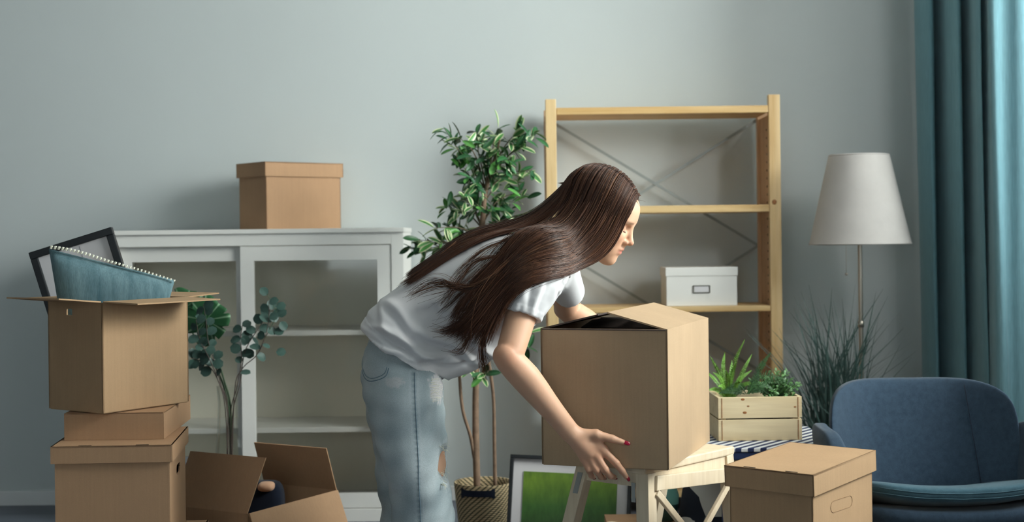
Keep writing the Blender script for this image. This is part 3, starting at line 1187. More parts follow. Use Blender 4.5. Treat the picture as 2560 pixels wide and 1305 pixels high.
# white storage box on the shelf
def storage_box():
    Y = 5.47
    z0 = SHZ[2] + .0005
    x0, x1 = P(1664, 720, Y).x, P(1845, 720, Y).x
    zt = P(1755, 668, Y).z
    o = thing('storage_box', 'white lidded storage box with label holder on pine shelf', 'box', ((x0 + x1) / 2, Y + .1, z0))
    box2('body', (x0 + .003, Y + .003, z0), (x1 - .003, Y + .2, zt - .01), 'white', o, bevel=.003)
    box2('lid', (x0, Y, zt - .035), (x1, Y + .203, zt), 'white', o, bevel=.003)
    c = P(1754, 723, Y)
    lh = box('label_card', (c.x, Y + .0025, c.z), (.055, .002, .022), 'paper', o)
    w, h = .064, .028
    for a, b, c2, d in ((0, -h / 2, w, .003), (0, h / 2, w, .003), (-w / 2, 0, .003, h), (w / 2, 0, .003, h)):
        box('label_holder', (c.x + a, Y + .0012, c.z + b), (c2, .004, d), mat_hold, o)


mat_hold = mat_plain('label_holder_steel', lin(110, 108, 100), .4, metallic=.5)
storage_box()

# ================================================================== floor lamp
def lamp():
    Y = 5.30
    base = P(2150, 612, Y)
    s = F / Y
    o = thing('floor_lamp', 'floor lamp with white pleated shade beside the curtain', 'lamp', (base.x, Y, 0))
    zb, zt = base.z + .001, P(2150, 386, Y).z
    rb, rt = 124 / s, 73 / s
    n = 150
    prof = [(rb - .002, 0), (rb, .004), (rb * .98 + rt * .02, .010)] + [(rb + (rt - rb) * t, t * (zt - zb)) for t in np.linspace(.06, .96, 10)] + [(rt + .001, (zt - zb) - .006), (rt - .002, zt - zb)]
    sh = lathe('lamp_shade', prof, (base.x, Y, zb), 'shade', o, n=n, pleat=.0016, npleat=1)
    m = sh.modifiers.new('thickness', 'SOLIDIFY')
    m.thickness = .002
    for z, r in ((zb + .004, rb), (zt - .004, rt)):
        v, f = [], []
        pts = [(base.x + r * math.cos(a), Y + r * math.sin(a), z) for a in np.linspace(0, 2 * math.pi, 60)]
        tv, tf = tube_geo(pts, [.0032] * 60, 6)
        mesh_obj('shade_rim', tv, tf, 'shade', sh, True)
    tube('pole', [(base.x, Y, .02), (base.x, Y, .5), (base.x, Y, .505), (base.x, Y, zb + .1)], [.0095, .0095, .0085, .0085], 'nickel', o, n=40, sides=12)
    lathe('pole_collar', [(.0095, -.012), (.0115, -.010), (.0115, .01), (.0095, .012)], (base.x, Y, P(2153, 810, Y).z), 'nickel', o, n=16)
    lathe('lamp_base', [(0, .03), (.02, .028), (.12, .016), (.14, .008), (.14, 0), (0, 0)], (base.x, Y, 0), 'nickel', o, n=40)
    q = P(2113, 685, Y)
    tube('pull_cord', [(q.x, Y - .02, zb + .03), (q.x, Y - .02, q.z)], [.0008, .0008], 'nickel', o, n=4, sides=5)
    v, f = superquad(.0055, .0055, .0055, 1, 1, 12, 8)
    mesh_obj('pull_bead', v + np.array((q.x, Y - .02, q.z)), f, 'nickel', o, True)
    v, f = superquad(.03, .03, .045, 1, 1, 16, 10)
    mesh_obj('bulb', v + np.array((base.x, Y, zb + .16)), f, 'white', o, True)


lamp()

# ================================================================== armchair
def armchair():
    cx = P(2283, 1000, 4.2).x
    o = thing('armchair', 'blue upholstered shell armchair in the right corner by the curtain', 'chair', (cx, 4.0, 0))
    zt = P(2283, 943, 4.25).z
    zb = .27
    # back shell: wide soft slab, wings curve forward
    hw, hh = .274, (zt - zb) / 2
    v, f = superquad(hw, .032, hh, .42, .34, 96, 48)
    # superquad poles lie on z: fine for a slab
    x, y, z = v[:, 0].copy(), v[:, 1].copy(), v[:, 2].copy()
    u = x / hw
    top = np.clip(z / hh, 0, 1)
    z2 = z + top * (.010 * np.abs(u) ** 2 - .004)
    low = np.clip(-z / hh, 0, 1)
    y2 = y - .15 * np.abs(u) ** 2.4 + .03 + .05 * (z / hh) * .9
    x2 = x * (1 - .05 * low - .03 * top ** 3)
    mesh_obj('backrest', np.stack([cx + x2, 4.20 + y2, zb + hh + z2], 1), f, 'chair', o, True)
    # seam lines on the back
    for sx in (.62,):
        pts = []
        for t in np.linspace(-.9, .90, 20):
            uu = sx + .05 * (-t)
            pts.append((cx + uu * hw * .97, 4.20 - .034 - .15 * abs(uu) ** 2.4 + .03 + .05 * t * .9, zb + hh + t * hh))
        tv, tf = tube_geo(pts, [.0011] * 20, 5)
        mesh_obj('seam', tv, tf, M['navycloth'], o, True)
    # arms sweep out of the back
    for s in (-1, 1):
        v, f = superquad(.030, .20, .115, .5, .45, 48, 24)
        x, y, z = v[:, 0], v[:, 1], v[:, 2]
        t = (y + .20) / .40        # 0 front .. 1 back
        xx = cx + s * (.285 + .030 * np.sin(t * math.pi) + .02 * (z / .115) - .02 * t) + x
        zz = .415 + z + .012 * np.sin(t * math.pi) - .10 * np.clip((.30 - t) / .30, 0, 1) ** 2
        mesh_obj('armrest', np.stack([xx, 3.965 + y, zz], 1), f, 'chair', o, True)
    # seat cushion and base
    v, f = superquad(.255, .26, .030, .55, .42, 72, 20)
    x, y, z = v[:, 0], v[:, 1], v[:, 2]
    zz = P(2330, 1226, 3.74).z - .012 + z + .030 * np.abs(x / .255) ** 2.2 - .20 * (y + .26)
    mesh_obj('seat_cushion', np.stack([cx - .004 + x, 3.985 + y, zz], 1), f, 'seat', o, True)
    zc = P(2330, 1226, 3.74).z - .012
    for dz in (.004, -.010):
        pts = []
        for i in range(41):
            a = math.pi + math.pi * i / 40
            ca, sa = math.cos(a), math.sin(a)
            xx = .253 * math.copysign(abs(ca) ** .42, ca)
            yy = .258 * math.copysign(abs(sa) ** .42, sa)
            pts.append((cx - .004 + xx, 3.985 + yy - .002, zc + dz + .030 * abs(xx / .255) ** 2.2 - .20 * (yy + .26)))
        tv, tf = tube_geo(pts, [.0014] * 41, 5)
        mesh_obj('piping', tv, tf, 'seat', o, True)
    v, f = superquad(.275, .275, .034, .5, .42, 72, 20)
    x, y, z = v[:, 0], v[:, 1], v[:, 2]
    mesh_obj('seat_base', np.stack([cx + x, 4.0 + y, zc - .066 + z + .026 * np.abs(x / .275) ** 2.2 - .17 * (y + .275)], 1), f, 'chair', o, True)
    for sx in (-1, 1):
        for sy in (-1, 1):
            tube('leg', [(cx + sx * .19, 4.0 + sy * .17, zc - .085 - .05 * (sy + 1)), (cx + sx * .235, 4.0 + sy * .22, 0)], [.017, .011], 'legwood', o, n=6, sides=12)


armchair()

# ================================================================== wooden step stool
def stool():
    C = Vector((.592, 3.885, 0))
    u = Vector((.66, .75, 0)).normalized()
    v = Vector((-u.y, u.x, 0))
    zt = .500
    L, D = .40, .215
    o = thing('step_stool', 'pale wooden step stool with crossed side braces under the centre box', 'stool', C - u * L / 2 + v * D / 2)
    c = C - u * L / 2 + v * D / 2
    box('tread', c + Vector((0, 0, zt - .0115)), (L + .02, D + .03, .022), 'birch', o, u, v, bevel=.004)
    ins = .012
    A = C - u * ins + v * 0                       # right far leg (top)
    Q = C - u * (L - ins)                         # near leg
    A2, Q2 = A + v * (D - .02), Q + v * (D - .02)
    zl = zt - .022
    zz = Vector((0, 0, 1))
    sp = .045
    beam('leg', A + zz * zl, A + u * sp - v * .01, .034, .030, 'birch', o, side=u)
    beam('leg', Q + zz * zl, Q - u * .008 - v * .012, .036, .040, 'birch', o, side=u)
    beam('leg', A2 + zz * zl, A2 + u * sp + v * .14, .034, .030, 'birch', o, side=u)
    beam('leg', Q2 + zz * zl, Q2 - u * .02 + v * .14, .036, .036, 'birch', o, side=u)
    # aprons under the tread and side rail
    beam('apron', A + zz * (zl - .018), Q + zz * (zl - .018), .018, .034, 'birch', o, side=v)
    beam('apron', A2 + zz * (zl - .018), Q2 + zz * (zl - .018), .018, .034, 'birch', o, side=v)
    beam('apron', Q + zz * (zl - .02), Q2 + zz * (zl - .02), .016, .036, 'birch', o, side=u)
    beam('apron', A + zz * (zl - .02), A2 + zz * (zl - .02), .016, .036, 'birch', o, side=u)
    ov = -v * .022
    beam('side_rail', Q + ov + u * .012 + zz * (zl - .026), A + ov - u * .004 + zz * (zl - .052), .012, .038, 'birch', o, side=v)
    z0 = .16
    beam('cross_brace', Q + ov + u * .016 + zz * (zl - .05), A + ov - u * .06 + zz * z0, .012, .017, 'birch', o, side=v)
    beam('cross_brace', A + ov - u * .02 + zz * (zl - .075), Q + ov + u * .06 + zz * z0, .011, .017, 'birch', o, side=v)
    # lower step
    lc = (A2 + Q2) / 2 + v * .12
    box('lower_tread', lc + zz * .235, (L - .03, .17, .02), 'birch', o, u, v, bevel=.004)
    # hinge plates
    e = Q2 + zz * (zl - .045) + v * .012 - u * .021
    box('hinge_plate', e, (.002, .016, .06), 'metal', o, u, v, (zz * .95 - v * .3).normalized())
    box('hinge_plate', Q + v * .024 + zz * (zl - .05) - u * .021, (.002, .012, .05), 'metal', o, u, v)


stool()

# ================================================================== the big carried box
NB = P(1668, 824, 3.5)
BZ1, BZ0 = NB.z, .5012
dA = Vector((-.315, .112, 0))
LA = .334
dA.normalize()
dB = Vector((-dA.y, dA.x, 0))
if dB.y < 0:
    dB = -dB
LB = .508
NB = Vector((NB.x, 3.5, 0))


def big_box():
    o = thing('moving_box', 'large cardboard box being lifted by the person on the wooden stool', 'box', NB + dA * LA / 2 + dB * LB / 2 + ez * BZ0)
    m = mat_cardboard('cardboard_sharp', lin(178, 152, 122))
    M['card_big'] = m
    wall_box('body', o, NB, dA, LA, dB, LB, BZ0, BZ1, .0045, 'card_big')
    t = ez * BZ1
    # right flap lies nearly closed over the opening, rising to the far left
    A, B = NB + t, NB + t + dB * LB
    # left flap, dark edge, tilted up; back flap inside
    flap(o, NB + t + dB * LB, NB + t, (dA * .93 + ez * .245), .165, mat='card_big', t=.004, skew=-.012)
    A2, B2 = NB + t + dA * LA, NB + t + dA * LA + dB * LB
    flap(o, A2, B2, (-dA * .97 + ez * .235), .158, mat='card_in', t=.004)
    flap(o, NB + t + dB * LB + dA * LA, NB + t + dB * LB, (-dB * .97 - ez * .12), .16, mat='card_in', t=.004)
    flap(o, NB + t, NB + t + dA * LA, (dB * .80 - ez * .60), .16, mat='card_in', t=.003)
    return o


big_box()

# ================================================================== crate with plants on the striped table
def side_table():
    z = P(1880, 1103, 4.35).z - .001
    x0, x1, y0, y1 = .585, .98, 4.215, 4.68
    o = thing('side_table', 'low navy table with navy and white striped top under the plant crate', 'table', ((x0 + x1) / 2, (y0 + y1) / 2, 0))
    m, nt, b = new_mat('striped_top')
    vec = coords(nt, (1, 1, 1), rot=(0, 0, math.radians(38)))
    w = N(nt, 'ShaderNodeTexWave', wave_type='BANDS', bands_direction='X')
    w.inputs['Scale'].default_value = 10.5
    nt.links.new(vec, w.inputs['Vector'])
    nt.links.new(ramp(nt, w.outputs['Color'], [(.46, lin(30, 44, 84)), (.54, lin(222, 224, 224))]), b.inputs['Base Color'])
    b.inputs['Roughness'].default_value = .8
    box2('table_top', (x0, y0, z - .012), (x1, y1, z), m, o, bevel=.003)
    box2('table_rim', (x0 + .004, y0 + .004, z - .036), (x1 - .004, y1 - .004, z - .012), 'navy', o, bevel=.003)
    for x in (x0 + .05, x1 - .05):
        for y in (y0 + .03, y1 - .03):
            box2('leg', (x - .008, y - .008, 0), (x + .008, y + .008, z - .036), 'navy', o)
    return z


TZ = side_table()


def crate():
    Y = 4.36
    A = P(1796, 1100, Y)
    B = P(2007, 1100, Y)
    ex = Vector((1, .03, 0)).normalized()
    ey = Vector((-.03, 1, 0)).normalized()
    W = (B.x - A.x)
    D = .20
    z0, z1 = TZ + .0008, P(1900, 993, Y).z
    O = Vector((A.x, Y, 0))
    o = thing('planter_crate', 'pale pine plank crate holding green plants on striped table', 'crate', O + ex * W / 2 + ey * D / 2 + ez * z0)
    g = .004
    hm = (z1 - z0 - g) / 2
    t = .010
    for k in range(2):
        zc = z0 + hm / 2 + k * (hm + g)
        box('plank', O + ex * W / 2 + ey * t / 2 + ez * zc, (W, t, hm), 'crate', o, ex, ey, bevel=.0015)
        box('plank', O + ex * W / 2 + ey * (D - t / 2) + ez * zc, (W, t, hm), 'crate', o, ex, ey, bevel=.0015)
        for s in (0, 1):
            box('end_plank', O + ex * (s * (W - t) + t / 2 + (-.0005 if s == 0 else .0005)) + ey * D / 2 + ez * zc, (t, D - 2 * t, hm), 'crate', o, ex, ey, bevel=.0015)
        for s, w_ in ((.012, .0012), (W - .012, .0012)):
            box('joint_line', O + ex * s - ey * .0003 + ez * zc, (.0022, .001, hm - .004), 'knot', o, ex, ey)
    for s1 in (0, 1):
        for s2 in (0, 1):
            box('corner_post', O + ex * (t + .008 + s1 * (W - 2 * t - .016)) + ey * (t + .008 + s2 * (D - 2 * t - .016)) + ez * (z0 + z1) / 2, (.016, .016, z1 - z0 - .006), 'crate', o, ex, ey)
    box('crate_floor', O + ex * W / 2 + ey * D / 2 + ez * (z0 + .006), (W - 2 * t - .001, D - 2 * t - .001, .008), 'crate', o, ex, ey)
    for px, py, r in ((1871, 1016, .0035), (1862, 1032, .0055), (1989, 1018, .0035), (1857, 999, .005)):
        q = P(px, py, Y - .001)
        v, f = superquad(r * 1.3, .0008, r * .8, 1, 1, 12, 6)
        mesh_obj('knot', v + np.array((q.x, O.y + (q.x - O.x) * .03 + .0002, q.z)), f, 'knot', o, True)
    return O, ex, ey, W, D, z0, z1


CR = crate()

# ================================================================== plants
def leaf_mesh(name, wid, fold, curl, mat, c_mid, c_edge, edge_w=0.0, tip=1.6, base=0.8, n=8):
    """unit-length leaf along +X, blade normal +Z, coloured by its own pattern"""
    verts, faces, cols = [], [], []
    us = [-1, -.78, -.4, 0, .4, .78, 1]
    for i in range(n + 1):
        t = i / n
        w = wid * (t ** base) * ((1 - t) ** (1 / tip)) * 2.0
        w = max(w, .004)
        for u in us:
            verts.append((t, u * w * .5, fold * abs(u) * w * .5 - curl * t * t))
            e = abs(u) > 1 - edge_w
            c = c_edge if e else c_mid
            if u == 0:
                c = tuple(min(1, x * 1.5 + .01) for x in c_mid)
            cols.append(c)
    k = len(us)
    for i in range(n):
        for j in range(k - 1):
            a = i * k + j
            faces.append((a, a + 1, a + k + 1, a + k))
    me_o = mesh_obj(name, verts, faces, mat, None, True, cols)
    me = me_o.data
    bpy.data.objects.remove(me_o)
    return me


def leaf_at(me, parent, pos, d, nrm, size, name='leaf'):
    d = Vector(d).normalized()
    nrm = Vector(nrm)
    y = nrm.cross(d)
    if y.length < 1e-4:
        y = Vector((0, 1, 0))
    y.normalize()
    z = d.cross(y)
    mtx = Matrix((d, y, z)).transposed().to_4x4()
    mtx = Matrix.Translation(pos) @ mtx @ Matrix.Diagonal((size, size, size, 1))
    o = bpy.data.objects.new(name, me)
    COL.objects.link(o)
    o.parent = parent
    o.matrix_parent_inverse = WORLD_OF(parent).inverted()
    o.matrix_basis = mtx
    return o


def rv(s=1.0):
    return Vector((random.uniform(-1, 1), random.uniform(-1, 1), random.uniform(-1, 1))) * s


# ---- ficus in a woven basket
def ficus():
    Y = 5.0
    c = P(1208, 1203, Y)
    o = thing('ficus_tree', 'tall variegated ficus tree with thin trunks behind the person', 'plant', (c.x, Y, .02))
    greens = [lin(50, 104, 52), lin(40, 90, 48), lin(60, 118, 54), lin(34, 76, 44), lin(78, 136, 62)]
    crm = lin(206, 214, 168)
    meshes = [leaf_mesh('ficus_leaf', .46, .30, .16, 'leaf', g, crm if i in (0, 2) else g, .24) for i, g in enumerate(greens)]
    meshes.append(leaf_mesh('ficus_leaf', .46, .26, .26, 'leaf', greens[1], greens[1], 0))
    tube('trunk', [P(1193, 1225, Y), P(1190, 1120, Y), P(1189, 1000, Y), P(1192, 860, Y), P(1196, 700, Y), P(1206, 560, Y), P(1214, 480, Y), P(1236, 400, Y - .02), P(1250, 350, Y - .02)],
         [.0125, .0125, .0115, .011, .0105, .010, .008, .006, .003], 'bark', o, n=40, sides=12)
    tube('side_trunk', [P(1186, 1145, Y), P(1176, 1090, Y - .01), P(1158, 1030, Y - .02), P(1150, 960, Y - .02), P(1147, 870, Y)], [.007, .0065, .006, .0058, .005], 'bark', o, n=24)
    tube('side_trunk', [P(1238, 1220, Y + .01), P(1236, 1100, Y + .01), P(1234, 1000, Y + .01), P(1226, 930, Y), P(1215, 860, Y)], [.007, .0065, .006, .006, .005], 'bark', o, n=24)
    # (target px, start px, number of leaves, spread)
    sprays = [((1212, 470), (1110, 320), 13), ((1212, 470), (1150, 345), 11), ((1216, 460), (1190, 330), 11), ((1225, 430), (1245, 320), 12),
              ((1225, 440), (1300, 320), 12), ((1225, 440), (1335, 335), 11), ((1216, 470), (1270, 395), 12), ((1214, 480), (1330, 425), 10), ((1214, 475), (1165, 395), 12),
              ((1212, 480), (1215, 390), 12), ((1210, 500), (1170, 440), 9), ((1208, 510), (1250, 450), 9),
              ((1205, 570), (1120, 510), 11), ((1205, 570), (1155, 480), 10), ((1205, 570), (1180, 510), 10), ((1206, 560), (1250, 505), 11), ((1206, 560), (1300, 480), 11),
              ((1203, 600), (1085, 570), 12), ((1200, 640), (1050, 600), 12), ((1200, 650), (1040, 625), 9), ((1200, 640), (1105, 610), 11), ((1200, 620), (1150, 570), 10),
              ((1203, 600), (1260, 550), 11), ((1203, 600), (1320, 530), 10), ((1203, 590), (1345, 545), 7),
              ((1192, 960), (1160, 915), 6), ((1192, 960), (1215, 935), 7), ((1196, 850), (1320, 870), 7), ((1196, 840), (1335, 835), 6)]
    for st, en, nl in sprays:
        ya, yb = Y, Y + random.uniform(-.13, .13)
        a, b = P(st[0], st[1], ya), P(en[0], en[1], yb)
        mid = (a + b) / 2 + Vector((0, 0, .02)) + rv(.012)
        tube('twig', [a, mid, b], [.0032, .0022, .001], 'twig', o, n=8, sides=5)
        for k in range(nl):
            t = .42 + .62 * (k + random.random()) / nl
            t = min(t, 1.0)
            p = (a * (1 - t) ** 2 + mid * 2 * t * (1 - t) + b * t * t)
            along = (b - a).normalized()
            d = along * .55 + rv(.95) + Vector((0, -.15, -.22))
            nn = Vector((.45, -.45, 1)) + rv(.7)
            sz = random.uniform(.052, .072)
            leaf_at(random.choice(meshes), o, p, d, nn, sz)
    # the many further leaves inside the crown
    verts, faces, cols = [], [], []
    for st, en, nl in sprays[:25]:
        ya, yb = Y, Y + random.uniform(-.13, .13)
        a, b = P(st[0], st[1], ya), P(en[0] + random.uniform(-22, 22), en[1] + random.uniform(-10, 26), yb)
        for k in range(11):
            t = .40 + .6 * (k + random.random()) / 11
            p = a * (1 - t) + b * t + rv(.012)
            d = ((b - a).normalized() * .5 + rv(1.0) + Vector((0, -.1, -.25))).normalized()
            y = (Vector((.45, -.45, 1)) + rv(.7)).cross(d).normalized()
            z_ = d.cross(y)
            sz = random.uniform(.046, .066)
            me = random.choice(meshes)
            b0 = len(verts)
            for v in me.vertices:
                verts.append(tuple(p + (d * v.co.x + y * v.co.y + z_ * v.co.z) * sz))
            ca = me.color_attributes['Col'].data
            cols.extend([tuple(c_.color) for c_ in ca])
            faces.extend([tuple(b0 + i for i in q.vertices) for q in me.polygons])
    inner = mesh_obj('inner_leaves', verts, faces, 'leaf', o, True, cols)
    inner['kind'] = 'stuff'
    return c


FC = ficus()


def basket():
    Y = 5.0
    zr = FC.z
    cx = FC.x
    o = thing('woven_basket', 'round woven basket planter with dark handle around the ficus trunk', 'basket', (cx, Y, 0))
    m, nt, b = new_mat('seagrass_weave')
    tc = N(nt, 'ShaderNodeTexCoord')
    sep = N(nt, 'ShaderNodeSeparateXYZ')
    nt.links.new(tc.outputs['Object'], sep.inputs[0])
    # angle about the basket axis and height -> diagonal weave
    at = N(nt, 'ShaderNodeMath', operation='ARCTAN2')
    sx = N(nt, 'ShaderNodeMath', operation='SUBTRACT'); sx.inputs[1].default_value = 0
    nt.links.new(sep.outputs[1], at.inputs[0]); nt.links.new(sep.outputs[0], at.inputs[1])
    cmb = N(nt, 'ShaderNodeCombineXYZ')
    m1 = N(nt, 'ShaderNodeMath', operation='MULTIPLY'); m1.inputs[1].default_value = .105
    nt.links.new(at.outputs[0], m1.inputs[0])
    nt.links.new(m1.outputs[0], cmb.inputs[0]); nt.links.new(sep.outputs[2], cmb.inputs[1])
    mp = N(nt, 'ShaderNodeMapping'); mp.inputs['Rotation'].default_value = (0, 0, math.radians(-38))
    nt.links.new(cmb.outputs[0], mp.inputs[0])
    w = N(nt, 'ShaderNodeTexWave', wave_type='BANDS', bands_direction='Y')
    w.inputs['Scale'].default_value = 24
    w.inputs['Distortion'].default_value = .6
    nt.links.new(mp.outputs[0], w.inputs['Vector'])
    w2 = N(nt, 'ShaderNodeTexWave', wave_type='BANDS', bands_direction='Y')
    w2.inputs['Scale'].default_value = 46
    nt.links.new(cmb.outputs[0], w2.inputs['Vector'])
    colr = ramp(nt, w.outputs['Color'], [(.22, lin(84, 80, 56)), (.42, lin(208, 184, 144))])
    colr = mix_col(nt, .45, colr, ramp(nt, w2.outputs['Color'], [(.2, (.45, .45, .4, 1)), (.6, (1, 1, 1, 1))]), 'MULTIPLY')
    nt.links.new(colr, b.inputs['Base Color'])
    b.inputs['Roughness'].default_value = .8
    add_bump(nt, b, w2.outputs['Color'], .6, .003)
    n = 48
    R = .103
    prof = [(.070, .002), (.082, .01), (.092, .08), (.100, .16), (R + .002, zr - .004), (R, zr), (R - .006, zr - .002), (R - .010, zr - .02), (.090, .12), (.080, .03), (.0, .03)]
    verts, faces = [], []
    for r, z in prof:
        for k in range(n):
            a = 2 * math.pi * k / n
            verts.append((r * math.cos(a), r * math.sin(a), z))
    for i in range(len(prof) - 1):
        for k in range(n):
            k2 = (k + 1) % n
            faces.append((i * n + k, i * n + k2, (i + 1) * n + k2, (i + 1) * n + k))
    bo = mesh_obj('body', verts, faces, m, None, True)
    bo.location = (cx, Y, 0)
    set_parent(bo, o)
    lathe('soil', [(0, zr - .05), (.094, zr - .048), (.094, zr - .07)], (cx, Y, 0), 'soil', o, n=32)
    # navy woven handle on the front
    pts = []
    zh = P(1190, 1235, Y - .1).z
    verts, faces = [], []
    nn = 16
    for i in range(nn + 1):
        a = math.radians(-90 - 46 + 70 * i / nn)
        u = abs(2 * i / nn - 1)
        hh = .011 + (.006 if u > .78 else 0)
        for rr, z in ((R + .0005, zh - hh), (R + .0035, zh - hh), (R + .0035, zh + hh), (R + .0005, zh + hh)):
            verts.append((cx + rr * math.cos(a), Y + rr * math.sin(a), z))
    for i in range(nn):
        for k in range(4):
            k2 = (k + 1) % 4
            faces.append((i * 4 + k, i * 4 + k2, i * 4 + 4 + k2, i * 4 + 4 + k))
    mesh_obj('handle', verts, faces, M['navycloth'], o)


basket()

# ---- leaning picture with a green meadow print
tl, tr = P(1287, 1136, 4.80), P(1592, 1150, 4.74)
down = Vector((-.040, -.075, -.345))
bl, br = tl + down, tr + down
sh = min(bl.z, br.z) - .002
kk = (tl.z - .003) / (tl.z - min(bl.z, br.z))
bl, br = tl + down * kk * .985, tr + down * kk * .985
pm, o0, eu, ev, n, w, h = picture_frame('black framed green meadow photograph leaning beside the basket', (bl, br, tl), .0125, .032, None)
m, nt, b = new_mat('meadow_print')
vec = coords(nt, (1, 1, 1))
sep = N(nt, 'ShaderNodeSeparateXYZ')
nt.links.new(vec, sep.inputs[0])
g1 = ramp(nt, sep.outputs[2], [(.02, lin(36, 66, 44)), (.17, lin(70, 118, 48)), (.26, lin(126, 160, 50)), (.33, lin(92, 132, 48))])
n1 = noise_tex(nt, coords(nt, (30, 30, 14)), 1.0, 4)
n2 = noise_tex(nt, coords(nt, (120, 120, 22)), 1.0, 3)
cc = mix_col(nt, .55, g1, ramp(nt, n1, [(.3, (.35, .45, .35, 1)), (.65, (1, 1, 1, 1))]), 'MULTIPLY')
cc = mix_col(nt, .3, cc, ramp(nt, n2, [(.3, (.4, .5, .4, 1)), (.65, (1, 1, 1, 1))]), 'MULTIPLY')
nt.links.new(cc, b.inputs['Base Color'])
b.inputs['Roughness'].default_value = .5
mw = .048
box('print', o0 + eu * w / 2 + ev * (h / 2 - .006) - n * .0125, (w - 2 * mw, h - 2 * mw - .002, .002), m, pm, eu, ev, n)

# ---- glass vase with eucalyptus and monstera
def vase():
    Y = 4.72
    c = P(571, 1100, Y)
    s = F / Y
    zt = P(571, 965, Y).z
    o = thing('glass_vase', 'tall clear glass vase on the floor in front of the cabinet', 'vase', (c.x, Y, 0))
    r0 = 34 / s
    prof = [(.0, .004), (r0 * .9, .004), (r0 * 1.05, .02), (r0 * 1.05, .20), (r0 * .98, .36), (r0 * .78, .46), (r0 * .72, zt - .06), (r0 * .82, zt)]
    vo = lathe('body', prof, (c.x, Y, 0), 'vase', o, n=32)
    return c, Y, zt


VC, VY, VZ = vase()


def eucalyptus():
    Y = VY
    o = thing('eucalyptus_branch', 'eucalyptus branches with round grey green leaves standing in glass vase', 'plant', (VC.x, Y, .06))
    me = leaf_mesh('eucalyptus_leaf', .86, .12, .10, 'euc', (0, 0, 0), (0, 0, 0), tip=2.2, base=.5, n=6)
    foot = Vector((VC.x - .004, Y, .05))
    stems = [[(580, 1060), (600, 960), (612, 880), (640, 830), (668, 790), (688, 770)],
             [(575, 1060), (592, 970), (604, 900), (602, 850), (606, 812)],
             [(565, 1040), (545, 950), (520, 890), (500, 850), (490, 800)],
             [(570, 1040), (552, 960), (535, 900), (520, 850), (515, 800), (508, 760)],
             [(570, 1050), (540, 940), (505, 905), (478, 895)],
             [(585, 1000), (604, 925), (640, 890), (660, 850), (672, 800), (672, 752)]]
    for k, st in enumerate(stems):
        y1 = Y + random.uniform(-.06, .06)
        pts = [foot + Vector((random.uniform(-.022, .022), random.uniform(-.015, .015), 0))]
        for i, q in enumerate(st):
            t = (i + 1) / len(st)
            pts.append(P(q[0], q[1], Y * (1 - t) + y1 * t))
        rad = list(np.linspace(.0022, .0011, len(pts)))
        tube('stem', pts, rad, 'darkstem', o, n=24, sides=6)
        rows = catmull([tuple(p) for p in pts], 60)
        nl = 11 if k in (0, 3) else 9
        for j in range(nl):
            t = .52 + .48 * j / (nl - 1)
            i = min(58, int(t * 59))
            p = Vector(rows[i])
            al = Vector(rows[i + 1] - rows[i]).normalized()
            side = al.cross(Vector((0, 1, 0))).normalized() * (1 if j % 2 else -1)
            d = side + al * .35 + rv(.5)
            leaf_at(me, o, p, d, Vector((.2, -1, .5)) + rv(.7), random.uniform(.028, .042))
    # pale young shoot at the top right
    tube('shoot', [P(660, 850, Y), P(690, 790, Y), P(680, 757, Y), P(668, 735, Y)], [.0014, .0012, .001, .0008], 'stem', o, n=14, sides=5)
    for q, d in (((668, 738), (-.5, 0, .6)), ((690, 768), (.9, 0, .2)), ((700, 805), (.5, 0, -.6)), ((695, 790), (.7, 0, .5)), ((685, 830), (.8, 0, .1)), ((690, 880), (.9, 0, 0))):
        leaf_at(me, o, P(q[0], q[1], Y), Vector(d), Vector((.1, -1, .5)), .034)


eucalyptus()


def monstera():
    Y = 4.80
    o = thing('monstera_leaf', 'broad monstera leaves with pale veins behind the open box flap', 'plant', (VC.x - .01, Y, .06))

    def blade(cpx, size, rot, yy, name):
        # heart-shaped blade with deep side cuts
        verts, cols, faces = [], [], []
        n, m = 96, 6
        gcol, vcol = lin(44, 96, 58), lin(150, 186, 150)
        cen = P(cpx[0], cpx[1], yy)
        for i in range(n):
            a = 2 * math.pi * i / n
            r = (1 - .28 * math.cos(a) ** 8 * (1 if math.cos(a) > 0 else 0)) * (.80 + .22 * math.cos(a) ** 2)
            hrt = .42 * math.exp(-((a - math.pi) / .28) ** 2)
            cut = .34 * max(0, math.sin(a * 9) - .80) / .20 if abs(math.sin(a)) > .35 else 0
            for j in range(m + 1):
                t = j / m
                rr = r * t * (1 - hrt * t - cut * max(0, t - .45) * 1.3) * size
                x, z = rr * math.cos(a + rot), rr * math.sin(a + rot)
                verts.append((cen.x + x, yy + .10 * size * (t * t) * math.cos(2 * a) - .25 * x, cen.z + z))
                vein = abs(math.sin(a * 4.5)) < .14 or abs(math.sin(a)) < .035
                cols.append(vcol if vein and t > .05 else gcol)
        for i in range(n):
            i2 = (i + 1) % n
            for j in range(m):
                faces.append((i * (m + 1) + j, i2 * (m + 1) + j, i2 * (m + 1) + j + 1, i * (m + 1) + j + 1))
        b_ = mesh_obj(name, verts, faces, 'monstera', o, True, cols)
        sd = b_.modifiers.new('thickness', 'SOLIDIFY')
        sd.thickness = .0012

    blade((516, 800), .098, math.radians(50), Y, 'blade')
    blade((462, 770), .085, math.radians(75), Y + .06, 'blade')
    tube('petiole', [(VC.x - .002, VY + .01, .05), P(578, 1050, VY + .01), P(560, 950, VY + .03), P(530, 860, Y - .006), P(518, 805, Y - .004)], [.0036, .0034, .0032, .003, .0028], 'stem', o, n=24, sides=8)
    tube('petiole', [(VC.x + .004, VY + .014, .05), P(574, 1050, VY + .02), P(545, 930, VY + .05), P(490, 850, Y + .05), P(466, 780, Y + .055)], [.004, .004, .0035, .003, .003], 'stem', o, n=24, sides=8)


monstera()

